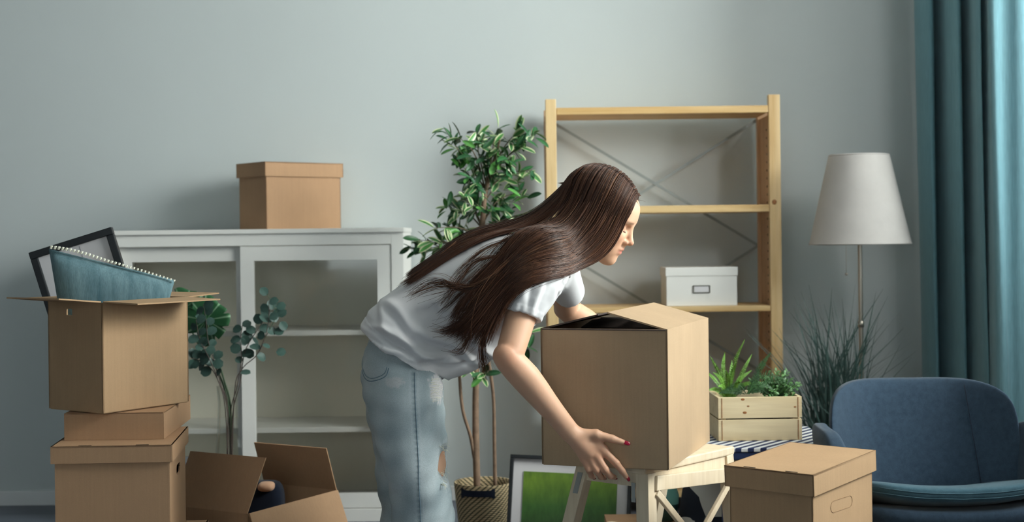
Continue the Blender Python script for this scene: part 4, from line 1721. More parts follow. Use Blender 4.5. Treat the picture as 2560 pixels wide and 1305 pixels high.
# ---- fern and boxwood in the crate
def crate_plants():
    O, ex, ey, W, D, z0, z1 = CR
    zs = z1 - .02
    lin_ = thing('crate_liner', 'dark soil filling the pine plank crate', 'soil', O + ex * W / 2 + ey * D / 2 + ez * (z0 + .011))
    box('soil', O + ex * W / 2 + ey * D / 2 + ez * ((z0 + .012 + zs) / 2), (W - .056, D - .056, zs - z0 - .014), 'soil', lin_, ex, ey)

    def frond(parent, pts, L, mat, wmax, name='frond', n=26):
        rows = catmull([tuple(p) for p in pts], n)
        T = np.gradient(rows, axis=0)
        T /= np.linalg.norm(T, axis=1)[:, None]
        verts, faces = [], []
        tv, tf = tube_geo(rows, np.linspace(.0016, .0005, n), 4)
        verts += [tuple(v) for v in tv]
        faces += tf
        view = np.array((random.uniform(-.5, .5), -1, .25))
        for i in range(3, n):
            t = i / (n - 1)
            w = wmax * math.sin(math.pi * min(1, .12 + t * .88)) ** .7 * (1 - .55 * t)
            for s in (-1, 1):
                side = np.cross(T[i], view)
                side /= np.linalg.norm(side) + 1e-9
                d = side * s + T[i] * .45 + np.array((0, random.uniform(-.25, .25), random.uniform(-.1, .1)))
                d /= np.linalg.norm(d)
                a = rows[i]
                pw = T[i] * (.0016 + .0006 * random.random())
                b0 = len(verts)
                verts += [tuple(a - pw * .6), tuple(a + d * w * .5 - pw), tuple(a + d * w), tuple(a + d * w * .5 + pw), tuple(a + pw * .6)]
                faces.append((b0, b0 + 1, b0 + 2, b0 + 3, b0 + 4))
        return mesh_obj(name, verts, faces, mat, parent)

    fc = O + ex * (W * .20) + ey * (D * .5) + ez * zs
    fo = thing('fern', 'bright green fern with upright fronds in the plank crate', 'plant', fc)
    tips = [(1862, 848, 0), (1812, 880, .02), (1775, 890, -.02), (1880, 885, .02), (1782, 930, -.04), (1842, 905, -.03), (1815, 925, -.05), (1760, 925, .03),
            (1880, 925, .03), (1795, 965, -.06), (1850, 955, -.06), (1900, 960, -.02), (1770, 975, -.06), (1830, 900, .05), (1865, 935, .05)]
    for px, py, dy in tips:
        e = P(px, py, fc.y + dy)
        s0 = fc + rv(.012)
        s0.z = zs - .004
        mid = (s0 + e) / 2 + Vector((0, 0, .02)) + rv(.006)
        frond(fo, [s0, mid, e], 1, 'fern', .0135, n=34)
    # darker drooping fronds
    do = thing('dark_fern', 'dark green drooping fern between bright fern and boxwood in crate', 'plant', O + ex * (W * .48) + ey * (D * .42) + ez * zs)
    for pts in ([(1870, 985), (1900, 958), (1945, 952), (1985, 962)], [(1868, 985), (1880, 965), (1910, 962), (1935, 975)], [(1866, 985), (1850, 965), (1826, 968), (1810, 985)],
                [(1870, 985), (1890, 945), (1930, 940), (1968, 952)], [(1872, 985), (1885, 975), (1905, 975), (1920, 985)], [(1862, 985), (1840, 978), (1815, 978), (1796, 984)],
                [(1868, 985), (1895, 930), (1910, 905), (1928, 880)]):
        yy = 4.41 + random.uniform(-.02, .03)
        frond(do, [P(q[0], q[1], yy) for q in pts], 1, 'dark_fern', .018)
    # boxwood
    bc = O + ex * (W * .76) + ey * (D * .5) + ez * zs
    bo = thing('boxwood', 'small bushy boxwood with rounded leaves at right end of crate', 'plant', bc)
    verts, faces = [], []

    def leaf(p, d, nrm, L, wd):
        d = d.normalized()
        y = nrm.cross(d).normalized() * wd
        b0 = len(verts)
        verts.extend([tuple(p), tuple(p + d * L * .5 + y), tuple(p + d * L), tuple(p + d * L * .5 - y)])
        faces.append((b0, b0 + 1, b0 + 2, b0 + 3))

    for k in range(60):
        a, e = random.uniform(0, 2 * math.pi), random.uniform(.15, 1.35)
        r = random.uniform(.055, .108)
        dirv = Vector((math.cos(a) * math.cos(e) * .95, math.sin(a) * math.cos(e) * .7, math.sin(e) * .92))
        tip_ = bc + dirv * r
        tip_.z = max(tip_.z, zs + .006)
        tube('sprig', [bc + ez * .0, bc + dirv * r * .6 + rv(.004), tip_], [.0016, .0013, .0008], 'stem', bo, n=6, sides=4)
        for j in range(13):
            t = .35 + .65 * j / 12
            p = bc + dirv * r * t
            p.z = max(p.z, zs + .005)
            leaf(p, dirv * .6 + rv(.9), Vector((.3, -.4, 1)) + rv(.6), random.uniform(.012, .018), .0045)
    fl = mesh_obj('foliage', verts, faces, 'box_leaf', bo)
    fl['kind'] = 'stuff'


crate_plants()

# ---- tall dark grass
def grass():
    Y = 5.22
    c = P(2092, 1100, Y)
    zb = .22
    o = thing('potted_grass', 'tall dark green ornamental grass in a pot behind the armchair', 'plant', (c.x, Y, 0))
    lathe('pot', [(0, 0), (.085, 0), (.105, .20), (.108, .215), (.100, .215), (.095, .19), (0, .19)], (c.x, Y, 0), 'pot', o, n=32)
    verts, faces = [], []

    def blade(pts, w):
        n = 12
        rows = catmull([tuple(p) for p in pts], n)
        b0 = len(verts)
        ang = random.uniform(0, math.pi)
        sd = np.array((math.cos(ang), math.sin(ang) * .5, .1))
        up = np.array((-math.sin(ang) * .4, math.cos(ang), 0)) * .5
        for i in range(n):
            ww = w * (1 - (i / (n - 1)) ** 2.2) * .5 + .0003
            verts.append(tuple(rows[i] - sd * ww))
            verts.append(tuple(rows[i] + up * ww * .7))
            verts.append(tuple(rows[i] + sd * ww))
        for i in range(n - 1):
            a = b0 + i * 3
            faces.append((a, a + 1, a + 4, a + 3))
            faces.append((a + 1, a + 2, a + 5, a + 4))

    tops = [(1970, 775), (1985, 740), (2002, 728), (2022, 712), (2045, 740), (2060, 760), (2080, 720), (2078, 750), (2105, 745), (2138, 712), (2162, 745), (2190, 730), (2208, 722),
            (2220, 740), (2272, 752), (2238, 845), (2215, 800), (2180, 790), (1925, 820), (1950, 840), (2130, 780), (2150, 800), (2020, 770), (1998, 800), (2295, 845), (1890, 895)]
    for px, py in tops:
        for rep in range(2 if rep_ok(px) else 1):
            e = P(px + random.uniform(-6, 6) * rep, py + 30 * rep, Y + random.uniform(-.15, .12))
            s0 = Vector((c.x + random.uniform(-.07, .07), Y + random.uniform(-.05, .05), zb - .02))
            mid = s0 * .5 + e * .5 + Vector((-(e.x - s0.x) * .22, 0, .05))
            blade([s0, mid, e], random.uniform(.006, .0095))
    for k in range(150):
        a = random.gauss(0, .36)
        L = random.uniform(.35, .62)
        s0 = Vector((c.x + random.uniform(-.085, .085), Y + random.uniform(-.06, .06), zb - .02))
        d = Vector((math.sin(a), random.uniform(-.2, .2), math.cos(a)))
        e = s0 + d * L
        e.y = min(e.y, 5.5)
        mid = s0 + Vector((d.x * .30, d.y * .4, d.z * .56)) * L
        blade([s0, mid, e], random.uniform(.005, .009))
    b_ = mesh_obj('blades', verts, faces, 'grass', o, True)
    b_['kind'] = 'stuff'


def rep_ok(px):
    return 1960 < px < 2200


grass()

# ================================================================== things under the table
def floor_cushion():
    m, nt, b = new_mat('geometric_cushion')
    vec = coords(nt, (1, 1, 1))
    vo = N(nt, 'ShaderNodeTexVoronoi', feature='F1', distance='MANHATTAN')
    vo.inputs['Scale'].default_value = 9.0
    nt.links.new(vec, vo.inputs['Vector'])
    bw = N(nt, 'ShaderNodeSeparateColor')
    nt.links.new(vo.outputs['Color'], bw.inputs[0])
    nt.links.new(ramp(nt, bw.outputs[0], [(.49, lin(24, 32, 46)), (.51, lin(214, 212, 206))]), b.inputs['Base Color'])
    b.inputs['Roughness'].default_value = .9
    o = thing('patterned_cushion', 'navy and white geometric cushion on the floor under striped table', 'cushion', (.66, 4.44, 0))
    cushion_quad('cover', o, [P(1680, 1405, 4.40), P(1895, 1412, 4.40), P(1862, 1150, 4.56), P(1712, 1180, 4.56)], unit((0, -.96, .28)), .062, m, wr=.004)


floor_cushion()

tp = thing('turquoise_pot', 'small turquoise and dark green pot on cardboard box behind stool', 'pot', P(1690, 1275, 4.45))
qb = P(1668, 1262, 4.42)
zb_ = qb.z - .055
lathe('lower_body', [(0, 0), (.024, 0), (.036, .03), (.040, .055)], (qb.x, 4.45, zb_), 'dkgreen', tp, n=28)
lathe('upper_body', [(.040, .055), (.041, .08), (.034, .105), (.028, .115), (.026, .11), (.0, .1)], (qb.x, 4.45, zb_), 'turq', tp, n=28)
sb = thing('low_box', 'low closed cardboard box on the floor behind the stool', 'box', (qb.x - .1, 4.5, 0))
for nm, lo, hi in (('body', (qb.x - .19, 4.36, 0), (qb.x + .045, 4.56, zb_ - .004)),):
    box2(nm, lo, hi, 'card_warm', sb, bevel=.002)
box2('flap', (qb.x - .19, 4.36, zb_ - .004), (qb.x + .045, 4.4585, zb_ - .001), 'card_warm', sb)
box2('flap', (qb.x - .19, 4.4615, zb_ - .004), (qb.x + .045, 4.56, zb_ - .001), 'card_warm', sb)

# ================================================================== the person
def A3(v):
    return np.array((v[0], v[1], v[2]), float)


def row(px, py, Y, ru, rv_):
    q = P(px, py, Y)
    return (q.x, q.y, q.z, ru, rv_)


LAT = np.array((0.0, 1.0, 0.0))          # across the body

# ---- head frame: pitched down, turned a little towards the viewer
HYAW, HPITCH, HROLL = math.radians(17), math.radians(25), math.radians(0)
fw = np.array((math.cos(HPITCH) * math.cos(HYAW), -math.sin(HYAW) * math.cos(HPITCH), -math.sin(HPITCH)))
up_ = np.array((math.sin(HPITCH) * math.cos(HYAW), -math.sin(HPITCH) * math.sin(HYAW), math.cos(HPITCH)))
lf = np.cross(up_, fw)                    # her left (away from the viewer)
HR = np.stack([fw, lf, up_], 1)           # columns: x forward, y left, z up
HS = 0.97
HC = A3(P(1584, 612, 3.655)) - HR @ (np.array((.1165, 0, -.030)) * HS)


def hp(x, y, z):
    return HC + HR @ (np.array((x, y, z)) * HS)


def he(c, r, k=.012, sub=False, rot=None):
    R = HR if rot is None else HR @ rot
    return Ell(hp(*c), np.array(r) * HS, R, k, sub)


def hcone(a, b, r1, r2, k=.01, sub=False):
    return Cone(hp(*a), hp(*b), r1 * HS, r2 * HS, k, sub)


def rotz(a):
    c, s = math.cos(a), math.sin(a)
    return np.array(((c, -s, 0), (s, c, 0), (0, 0, 1.0)))


SHIRT_OUT = []
HEAD_SHELL = [he((-.018, 0, .040), (.1005, .082, .088), .01), he((.022, 0, .012), (.066, .066, .070), .03), he((.030, 0, -.035), (.056, .058, .062), .03), he((.066, 0, .045), (.022, .048, .030), .03)]


def head_prims():
    L = [he((-.012, 0, .035), (.096, .074, .088), .01),
         he((.022, 0, .012), (.066, .066, .070), .03),
         he((.030, 0, -.035), (.056, .058, .062), .03)]
    for s in (-1, 1):
        L.append(hcone((-.015, s * .052, -.050), (.056, s * .018, -.092), .016, .014, .03))      # jaw
        L.append(he((.060, s * .041, -.022), (.026, .022, .020), .025))                         # cheekbone
        L.append(he((.046, s * .038, -.055), (.030, .018, .030), .025))                         # cheek
        L.append(he((.079, s * .026, .021), (.011, .020, .007), .014))                          # brow ridge
    L.append(he((.066, 0, .045), (.022, .048, .030), .03))                                       # forehead
    L.append(he((.064, 0, -.062), (.026, .030, .026), .02))                                     # muzzle
    L.append(he((.070, 0, -.094), (.018, .019, .015), .018))                                    # chin
    for s in (-1, 1):
        L.append(he((.0905, s * .033, .003), (.012, .016, .0105), .010, True))                  # socket
        L.append(he((.0735, s * .033, .002), (.0125, .0145, .0115), .005))                      # closed lid
    L.append(hcone((.0860, 0, .018), (.1020, 0, -.020), .0058, .0072, .010))                     # bridge
    L.append(he((.1055, 0, -.0285), (.0105, .0098, .0088), .008))                                # tip
    for s in (-1, 1):
        L.append(he((.0945, s * .0118, -.0325), (.0098, .0058, .0068), .005))                   # wing
        L.append(he((.1010, s * .0065, -.0385), (.0052, .0030, .0032), .003, True))             # nostril
    L.append(hcone((.0950, 0, -.038), (.0915, 0, -.050), .0042, .0046, .008))                    # philtrum
    L.append(he((.0895, 0, -.0545), (.0080, .0200, .0052), .005))                                # upper lip
    L.append(he((.0870, 0, -.0655), (.0085, .0165, .0060), .005))                                # lower lip
    L.append(he((.0975, 0, -.0600), (.0065, .0195, .0011), .002, True))                          # mouth line
    for s in (-1, 1):
        L.append(he((-.008, s * .074, -.005), (.016, .007, .028), .006))                        # ear
    return L


# ---- joints
RS, RE, RW = P(1338, 668, 3.565), P(1272, 893, 3.455), P(1424, 1079, 3.515)
LS, LE = P(1392, 655, 3.86), P(1418, 772, 4.06)
BOXF = NB + dB * LB                        # far face of the carried box (near right corner of it)
LWv = BOXF + dA * (LA * .72) + dB * .035
LW = Vector((LWv.x, LWv.y, .745))


def arm(S, E, W, out):
    S, E, W = A3(S), A3(E), A3(W)
    u = np.array(out, float)
    m1 = S * .55 + E * .45
    m2 = E * .72 + W * .28
    m3 = E * .30 + W * .70
    rows = [tuple(S) + (.042, .044), tuple(m1) + (.039, .040), tuple(E * .93 + S * .07) + (.034, .0355), tuple(E + (E - (S + W) / 2) * .03) + (.0335, .0345),
            tuple(m2) + (.0345, .0375), tuple(m3) + (.0265, .029), tuple(W) + (.019, .0255)]
    return Tube(rows, u, .02, n=16)


def hand_right():
    q = lambda a, b, c: A3(P(a, b, c))
    W = q(1424, 1079, 3.515)
    mcp = [q(1508, 1126, 3.531), q(1491, 1140, 3.5275), q(1474, 1146, 3.529), q(1459, 1146, 3.533)]
    L = []
    for i, m in enumerate(mcp):
        a = W + (m - W) * .12
        L.append(Cone(a, m, .0165, (.0118, .0118, .0112, .0100)[i], .012))
    L.append(Cone((mcp[1] + mcp[2]) / 2 * .5 + W * .5, (mcp[1] + mcp[2]) / 2 * .8 + W * .2, .014, .012, .012))
    fing = [
        [mcp[0], q(1540, 1158, 3.522), q(1556, 1178, 3.530), q(1566, 1193, 3.541)],
        [mcp[1], q(1513, 1174, 3.520), q(1526, 1190, 3.540), q(1536, 1193, 3.566)],
        [mcp[2], q(1492, 1176, 3.522), q(1502, 1192, 3.542), q(1510, 1194, 3.568)],
        [mcp[3], q(1472, 1174, 3.526), q(1478, 1189, 3.544), q(1484, 1193, 3.568)]]
    rad = [(.0108, .0094, .0082, .0066), (.0110, .0096, .0084, .0068), (.0105, .0090, .0080, .0066), (.0094, .0080, .0070, .0058)]
    for f, r in zip(fing, rad):
        for j in range(3):
            L.append(Cone(f[j], f[j + 1], r[j], r[j + 1], .0035 if j else .006))
    th = [q(1446, 1086, 3.520), q(1490, 1086, 3.517), q(1530, 1097, 3.5185), q(1561, 1107, 3.521)]
    tr_ = (.0165, .0118, .0100, .0070)
    for j in range(3):
        L.append(Cone(th[j], th[j + 1], tr_[j], tr_[j + 1], .010 if j == 0 else .004))
    L.append(Cone(th[1], mcp[0], .008, .008, .012))
    return L, fing, th


def hand_left():
    """mirror grip on the far side of the box"""
    n = A3(dB)
    t = A3(-dA)                            # towards the right end of the far face
    z = np.array((0, 0, 1.0))
    W = A3(LW)
    f0 = A3(BOXF) + n * .017
    along = unit(t * .62 - z * .78)
    perp = unit(np.cross(n, along))
    if perp[2] < 0:
        perp = -perp
    base = W + along * .082
    base += n * ((f0 - base) @ n)
    L, fing = [], []
    for i, (o, ln) in enumerate(((.030, .046), (.010, .050), (-.010, .046), (-.028, .037))):
        m = base + perp * o + along * (-.010 * abs(i - 1.2) * .5)
        L.append(Cone(W * .88 + m * .12, m, .0165, .0112, .012))
        d2 = unit(along * .9 - z * .2)
        p1 = m + d2 * ln + n * .002
        p2 = p1 + unit(d2 - n * .2) * ln * .55
        p3 = p2 + unit(d2 - n * .15) * ln * .42
        for a, b, r1, r2 in ((m, p1, .0105, .009), (p1, p2, .009, .008), (p2, p3, .008, .0062)):
            L.append(Cone(a, b, r1, r2, .0035))
    th0 = W + along * .025 + perp * .012
    th1 = th0 + perp * .028 + along * .028
    th2 = th1 + unit(along * .8 + perp * .45) * .034
    th3 = th2 + unit(along) * .026
    for a, b, r1, r2 in ((th0, th1, .015, .012), (th1, th2, .0115, .0098), (th2, th3, .0098, .007)):
        L.append(Cone(a, b, r1, r2, .006))
    return L


def build_person():
    base = Vector((P(1045, 1300, 3.6).x, 3.66, 0))
    # ------------------------------------------------------------ skin
    prims = head_prims()
    prims.append(Tube([tuple(hp(-.040, 0, -.030)) + (.050, .052), tuple(hp(-.036, 0, -.075)) + (.047, .050),
                       tuple(A3(P(1392, 632, 3.70))) + (.050, .052), tuple(A3(P(1352, 662, 3.70))) + (.075, .055)], LAT, .025, n=12))
    torso = [row(1335, 665, 3.70, .135, .060), row(1260, 715, 3.70, .130, .085), row(1150, 795, 3.70, .112, .085), row(1060, 860, 3.69, .125, .085), row(1005, 905, 3.69, .145, .092)]
    prims.append(Tube(torso, LAT, .04, n=12))
    prims.append(arm(RS, RE, RW, LAT))
    prims.append(arm(LS, LE, LW, LAT))
    hr, fingR, thR = hand_right()
    prims += hr
    prims += hand_left()
    legR = [row(1010, 935, 3.63, .075, .078), row(1030, 1040, 3.585, .066, .068), row(1062, 1150, 3.565, .054, .054), row(1058, 1200, 3.56, .050, .050), row(1056, 1330, 3.555, .046, .048), row(1040, 1560, 3.57, .034, .036), row(1040, 1622, 3.58, .032, .034)]
    legL = [row(1000, 935, 3.78, .085, .085), row(1012, 1050, 3.83, .075, .078), row(1024, 1170, 3.86, .052, .054), row(1018, 1330, 3.87, .046, .048), row(1008, 1500, 3.88, .034, .036), row(1008, 1565, 3.88, .032, .034)]
    prims.append(Tube(legR, LAT, .03, n=12))
    prims.append(Tube(legL, LAT, .03, n=12))
    V, Fq = sdf_mesh(prims, (-.42, 3.36, .005), (.62, 4.22, 1.30), .0030)
    V = smooth_verts(V, Fq, 1, .45)
    # complexion
    base_c, warm, lip, brow = [np.array(lin(*c)[:3]) for c in ((218, 172, 142), (212, 146, 116), (196, 114, 104), (100, 68, 50))]
    C = np.tile(base_c, (len(V), 1))
    loc = (V - HC) @ HR / HS

    def blob(c, r):
        return np.exp(-(((loc - np.array(c)) / np.array(r)) ** 2).sum(1))

    for s in (-1, 1):
        w = .55 * blob((.062, s * .046, -.030), (.03, .022, .020))[:, None]
        C = C * (1 - w) + warm * w
        w = np.clip(1.1 * blob((.075, s * .033, .006), (.02, .013, .005)), 0, .35)[:, None]
        C = C * (1 - w) + warm * .8 * w
        bz = .0225 - .10 * (np.abs(loc[:, 1]) - .026) ** 2 * 8
        w = np.where(loc[:, 1] * s > .008, .80 * np.exp(-((loc[:, 2] - bz) / .0034) ** 2) * np.exp(-((np.abs(loc[:, 1]) - .030) / .020) ** 4) * (loc[:, 0] > .045), 0)[:, None]
        C = C * (1 - w) + brow * w
    w = np.clip(.8 * blob((.107, 0, -.030), (.012, .013, .010)), 0, .5)[:, None]
    C = C * (1 - w) + warm * w
    w = np.clip(1.5 * blob((.090, 0, -.060), (.014, .0195, .0098)) ** 1.5, 0, .9)[:, None]
    C = C * (1 - w) + lip * w
    # pinker hands, knuckles and elbows
    kn = [A3(P(1272, 893, 3.43))] + [A3(f[1]) for f in fingR] + [A3(f[0]) for f in fingR]
    for q, r in zip(kn, [.035] + [.012] * 8):
        w = (.45 * np.exp(-(((V - q) / r) ** 2).sum(1)))[:, None]
        C = C * (1 - w) + warm * w
    w = (.30 * np.clip(1 - np.linalg.norm(V - A3(P(1500, 1140, 3.53)), axis=1) / .09, 0, 1))[:, None]
    C = C * (1 - w) + warm * w
    body = fast_mesh('person', V, Fq, 'skin', None, C)
    body.location = (0, 0, 0)
    tag(body, 'long haired person in white t-shirt and light ripped jeans bending over to lift box', 'person')

    # ------------------------------------------------------------ t-shirt
    # sections across the trunk: (back px, front px, half width)
    secs = [((901, 826), (1114, 938), .182), ((926, 780), (1142, 914), .174), ((1000, 712), (1200, 908), .158), ((1085, 655), (1262, 880), .156),
            ((1170, 612), (1325, 826), .160), ((1250, 588), (1372, 780), .166), ((1318, 585), (1402, 732), .140), ((1360, 590), (1418, 690), .082), ((1374, 596), (1416, 676), .066)]
    rows = []
    for b, f, hw in secs:
        bb_, ff = P(b[0], b[1], 3.70), P(f[0], f[1], 3.70)
        c = (bb_ + ff) / 2
        rows.append((c.x, c.y, c.z, hw, (ff - bb_).length / 2))
    sh = [Tube(rows, LAT, .03, n=20, flat=(True, True), pw=2.7)]
    SR0, SR1 = A3(P(1352, 652, 3.575)), A3(P(1299, 790, 3.512))
    srow = [tuple(SR0) + (.078, .074), tuple(SR0 * .5 + SR1 * .5 + np.array((-.006, -.012, 0))) + (.070, .068), tuple(SR1) + (.058, .0565)]
    SL0, SL1 = A3(P(1388, 660, 3.79)), A3(P(1424, 732, 3.955))
    slrow = [tuple(SL0) + (.062, .060), tuple(SL0 * .5 + SL1 * .5) + (.052, .050), tuple(SL1) + (.044, .047)]
    sh.append(Tube(srow, LAT, .05, n=8, flat=(False, True)))
    sh.append(Tube(slrow, np.array((1., 0, 0)), .05, n=8, flat=(False, True)))

    SHIRT_OUT.extend(sh)
    # open the hem, both cuffs and the neck
    def cuff(r, depth, grow, u, n=6, pw=2.0):
        p1, p0 = np.array(r[-1][:3]), np.array(r[-2][:3])
        t = unit(p1 - p0)
        a, b = r[-1][3] + grow, r[-1][4] + grow
        return Tube([tuple(p1 - t * depth) + (a * .9, b * .9), tuple(p1 - t * depth * .4) + (a, b), tuple(p1 + t * .02) + (a, b)], u, .004, n=n, sub=True, pw=pw)
    sh.append(cuff(srow, .03, -.007, LAT))
    sh.append(cuff(slrow, .03, -.007, np.array((1., 0, 0))))
    sh.append(cuff(rows[::-1], .012, -.011, LAT, pw=2.7))
    sh.append(cuff(rows, .035, -.008, LAT))
    # neck scoop towards the throat
    sh.append(Ell(A3(P(1432, 668, 3.70)), (.030, .055, .030), None, .01, True))
    V, Fq = sdf_mesh(sh, (-.42, 3.38, .68), (.24, 4.10, 1.16), .0034)
    V = smooth_verts(V, Fq, 2, .5)
    Nn = vnormals(V, Fq)
    # folds: broad drapes from the shoulder and the waist, finer creases near the hem
    ax = unit(A3(P(1390, 640, 3.7)) - A3(P(1000, 880, 3.7)))
    pr = np.cross(ax, LAT)
    org = A3(P(1000, 880, 3.7))
    s_ = (V - org) @ ax
    d_ = (V - org) @ pr
    l_ = V[:, 1] - 3.70

    def fold(center, direction, width, amp, length, wob=.012, ph=0.0):
        ce, dr = A3(center), unit(direction)
        r = V - ce
        t = r @ dr
        q = r - t[:, None] * dr
        nrm = unit(np.cross(dr, np.array((0, 1, 0))))
        off = q @ nrm + wob * np.sin(t * 40 + ph)
        return amp * np.exp(-(off / width) ** 2) * np.exp(-(t / length) ** 4) * (np.abs(r[:, 1]) < .16)

    disp = .0022 * np.sin(s_ * 34 + d_ * 22 + 2.0 * np.sin(l_ * 13)) * np.clip(1.1 - s_ * 2.4, 0, 1)
    nearY = 3.56
    folds = [((985, 838), (.92, 0, -.28), .010, .0060, .060, 0), ((1040, 868), (.75, 0, -.45), .009, .0055, .075, 1), ((960, 865), (.9, 0, -.4), .008, .0040, .05, 2),
             ((1080, 890), (.98, 0, -.12), .008, .0055, .05, 3), ((1120, 860), (.85, 0, -.5), .012, .0060, .085, 4), ((1160, 820), (.65, 0, -.75), .012, .0055, .085, 5),
             ((1010, 800), (.7, 0, -.6), .014, .0050, .07, 6), ((960, 800), (.4, 0, -.8), .014, .0040, .05, 7), ((1200, 850), (.5, 0, -.85), .012, .0055, .07, 8),
             ((1070, 800), (.5, 0, .5), .016, .0040, .07, 9), ((1100, 740), (.5, 0, .4), .016, .0035, .06, 1.5),
             ((1150, 895), (1, 0, -.05), .008, .0050, .05, 2.5), ((930, 835), (.8, 0, -.6), .006, .0030, .04, 3.5)]
    for c_, dr, wd, am, ln, ph in folds:
        disp += fold(P(c_[0], c_[1], nearY), dr, wd, am * 1.7, ln, .008, ph)
        disp -= fold(P(c_[0] - 6, c_[1] + 13, nearY), dr, wd * .8, am * 1.3, ln, .008, ph)
    for c_, dr, wd, am, ln, ph in [((1345, 735), (-.25, 0, -.95), .008, .0050, .05, 0), ((1320, 720), (-.35, 0, -.9), .008, .0045, .05, 2), ((1370, 750), (-.5, 0, -.8), .008, .0060, .05, 4),
                                   ((1390, 725), (-.35, 0, -.9), .007, .0050, .05, 1), ((1300, 745), (-.5, 0, -.8), .008, .0035, .04, 3), ((1410, 710), (-.5, 0, -.85), .006, .0040, .04, 5)]:
        disp += fold(P(c_[0], c_[1], 3.50), dr, wd, am * 1.2, ln, .004, ph)
        disp -= fold(P(c_[0] + 11, c_[1] + 4, 3.50), dr, wd * .8, am * .7, ln, .004, ph)
    # stitched hem band
    hem_n = unit(np.array(rows[1][:3]) - np.array(rows[0][:3]))
    hd = (V - np.array(rows[0][:3])) @ hem_n
    disp += np.where(hd < .020, .0020, 0)
    cu = unit(np.array(srow[1][:3]) - np.array(srow[2][:3]))
    cdist = (V - np.array(srow[2][:3])) @ cu
    nearcuff = (np.linalg.norm(V - np.array(srow[2][:3]), axis=1) < .09)
    disp += np.where(nearcuff & (cdist < .016), .0010, 0)
    V = V + Nn * disp[:, None]
    shirt_c = np.tile(np.array(lin(220, 219, 220)[:3]), (len(V), 1))
    shirt = fast_mesh('t_shirt', V, Fq, 'shirt', body, shirt_c)
    shirt['label'] = 'white short sleeved t-shirt'
    # collar ribbing
    cr_ = []
    cc = (A3(P(1368, 606, 3.70)) + A3(P(1420, 686, 3.70))) / 2
    for i in range(41):
        a = 2 * math.pi * i / 40
        e1 = (A3(P(1424, 694, 3.70)) - A3(P(1366, 604, 3.70))) / 2
        cr_.append(cc + e1 * math.cos(a) + LAT * .070 * math.sin(a))
    tv, tf = tube_geo(cr_, [.0045] * 41, 8)
    mesh_obj('collar', tv, tf, 'shirt', shirt, True, [lin(214, 211, 212)[:3]] * len(tv))

    # ------------------------------------------------------------ jeans
    jr = [row(1032, 842, 3.66, .082, .090), row(1008, 900, 3.645, .092, .104), row(1007, 950, 3.62, .098, .107), row(1017, 1010, 3.585, .096, .098), row(1028, 1100, 3.565, .090, .0875),
          row(1043, 1180, 3.55, .086, .0815), row(1061, 1300, 3.55, .082, .076), row(1066, 1450, 3.56, .076, .072), row(1060, 1560, 3.565, .072, .072)]
    jl = [row(1030, 842, 3.75, .092, .094), row(1004, 910, 3.77, .100, .104), row(1004, 1000, 3.815, .098, .098), row(1010, 1110, 3.845, .090, .086), row(1017, 1220, 3.865, .084, .078),
          row(1016, 1320, 3.87, .080, .074), row(1012, 1440, 3.875, .076, .072), row(1010, 1500, 3.88, .074, .072)]
    jp = [Tube(jr, LAT, .05, n=16, flat=(True, True)), Tube(jl, LAT, .03, n=14, flat=(True, True))]
    hole = A3(P(1119, 1160, 3.515))
    jp.append(Ell(hole, (.027, .062, .050), None, .005, True))
    V, Fq = sdf_mesh(jp, (-.44, 3.40, .03), (.0, 4.02, .88), .0048)
    V = smooth_verts(V, Fq, 2, .5)
    Nn = vnormals(V, Fq)
    z, x, y = V[:, 2], V[:, 0], V[:, 1]
    disp = .0035 * np.sin(z * 46 + x * 26 + 1.8 * np.sin(y * 21)) * np.clip((.62 - z) * 2.2, .15, 1) + .0018 * np.sin(z * 92 - x * 40 + 2 * np.sin(y * 33))
    disp += .003 * np.sin(z * 30 - (y - 3.5) * 24 + x * 8)
    V = V + Nn * disp[:, None]
    def vnoise(p, f, seed):
        o_ = np.zeros(len(p))
        gg = np.random.default_rng(seed)
        for _ in range(9):
            k_ = gg.normal(0, 1, 3) * f
            o_ += np.sin(p @ k_ + gg.uniform(0, 6.28) + 1.7 * np.sin(p @ gg.normal(0, 1, 3) * f * .6))
        return o_ / 4.5
    nz = vnoise(V, 9 * 2.2, 1) * .5 + vnoise(V, 26 * 2.2, 2) * .3
    JAG = vnoise(V, 260, 3) * .3
    lo_, hi_ = np.array(lin(146, 162, 168)[:3]), np.array(lin(194, 205, 208)[:3])
    t = np.clip(.5 + nz * .8, 0, 1)[:, None]
    C = lo_ * (1 - t) + hi_ * t

    def patch(q, r, col, st):
        nonlocal C
        jag = JAG
        w = (np.clip((1.0 + jag - np.sqrt((((V - A3(q)) / np.array(r)) ** 2).sum(1))) * 5, 0, 1) * st)[:, None]
        C = C * (1 - w) + np.array(lin(*col)[:3]) * w

    patch(P(1094, 972, 3.55), (.024, .06, .040), (222, 218, 220), .75)
    patch(P(980, 956, 3.51), (.032, .03, .013), (214, 212, 212), .55)
    patch(P(1122, 1160, 3.53), (.028, .06, .068), (214, 222, 226), .45)
    # seams and pocket stitching lie on the cloth
    bvh = BVHTree.FromPolygons([tuple(v) for v in V], [tuple(f) for f in Fq])
    eye = Vector((0, 0, CAMH))

    def on_cloth(px, py):
        d = (P(px, py, 3.5) - eye).normalized()
        h = bvh.ray_cast(eye, d)
        return h[0] - d * .0006 if h[0] is not None else None

    # worn, puckered cloth along the outer seam
    sp = [on_cloth(a, b) for a, b in catmull([(1034, 932), (1036, 1000), (1040, 1080), (1044, 1150), (1046, 1220), (1050, 1300), (1052, 1380)], 90)]
    sp = np.array([A3(p) for p in sp if p is not None])
    nearv = np.nonzero((V[:, 1] < 3.6) & (np.abs(V[:, 0] - sp[:, 0].mean()) < .08))[0]
    dd = np.linalg.norm(V[nearv][:, None] - sp[None], axis=2).min(1)
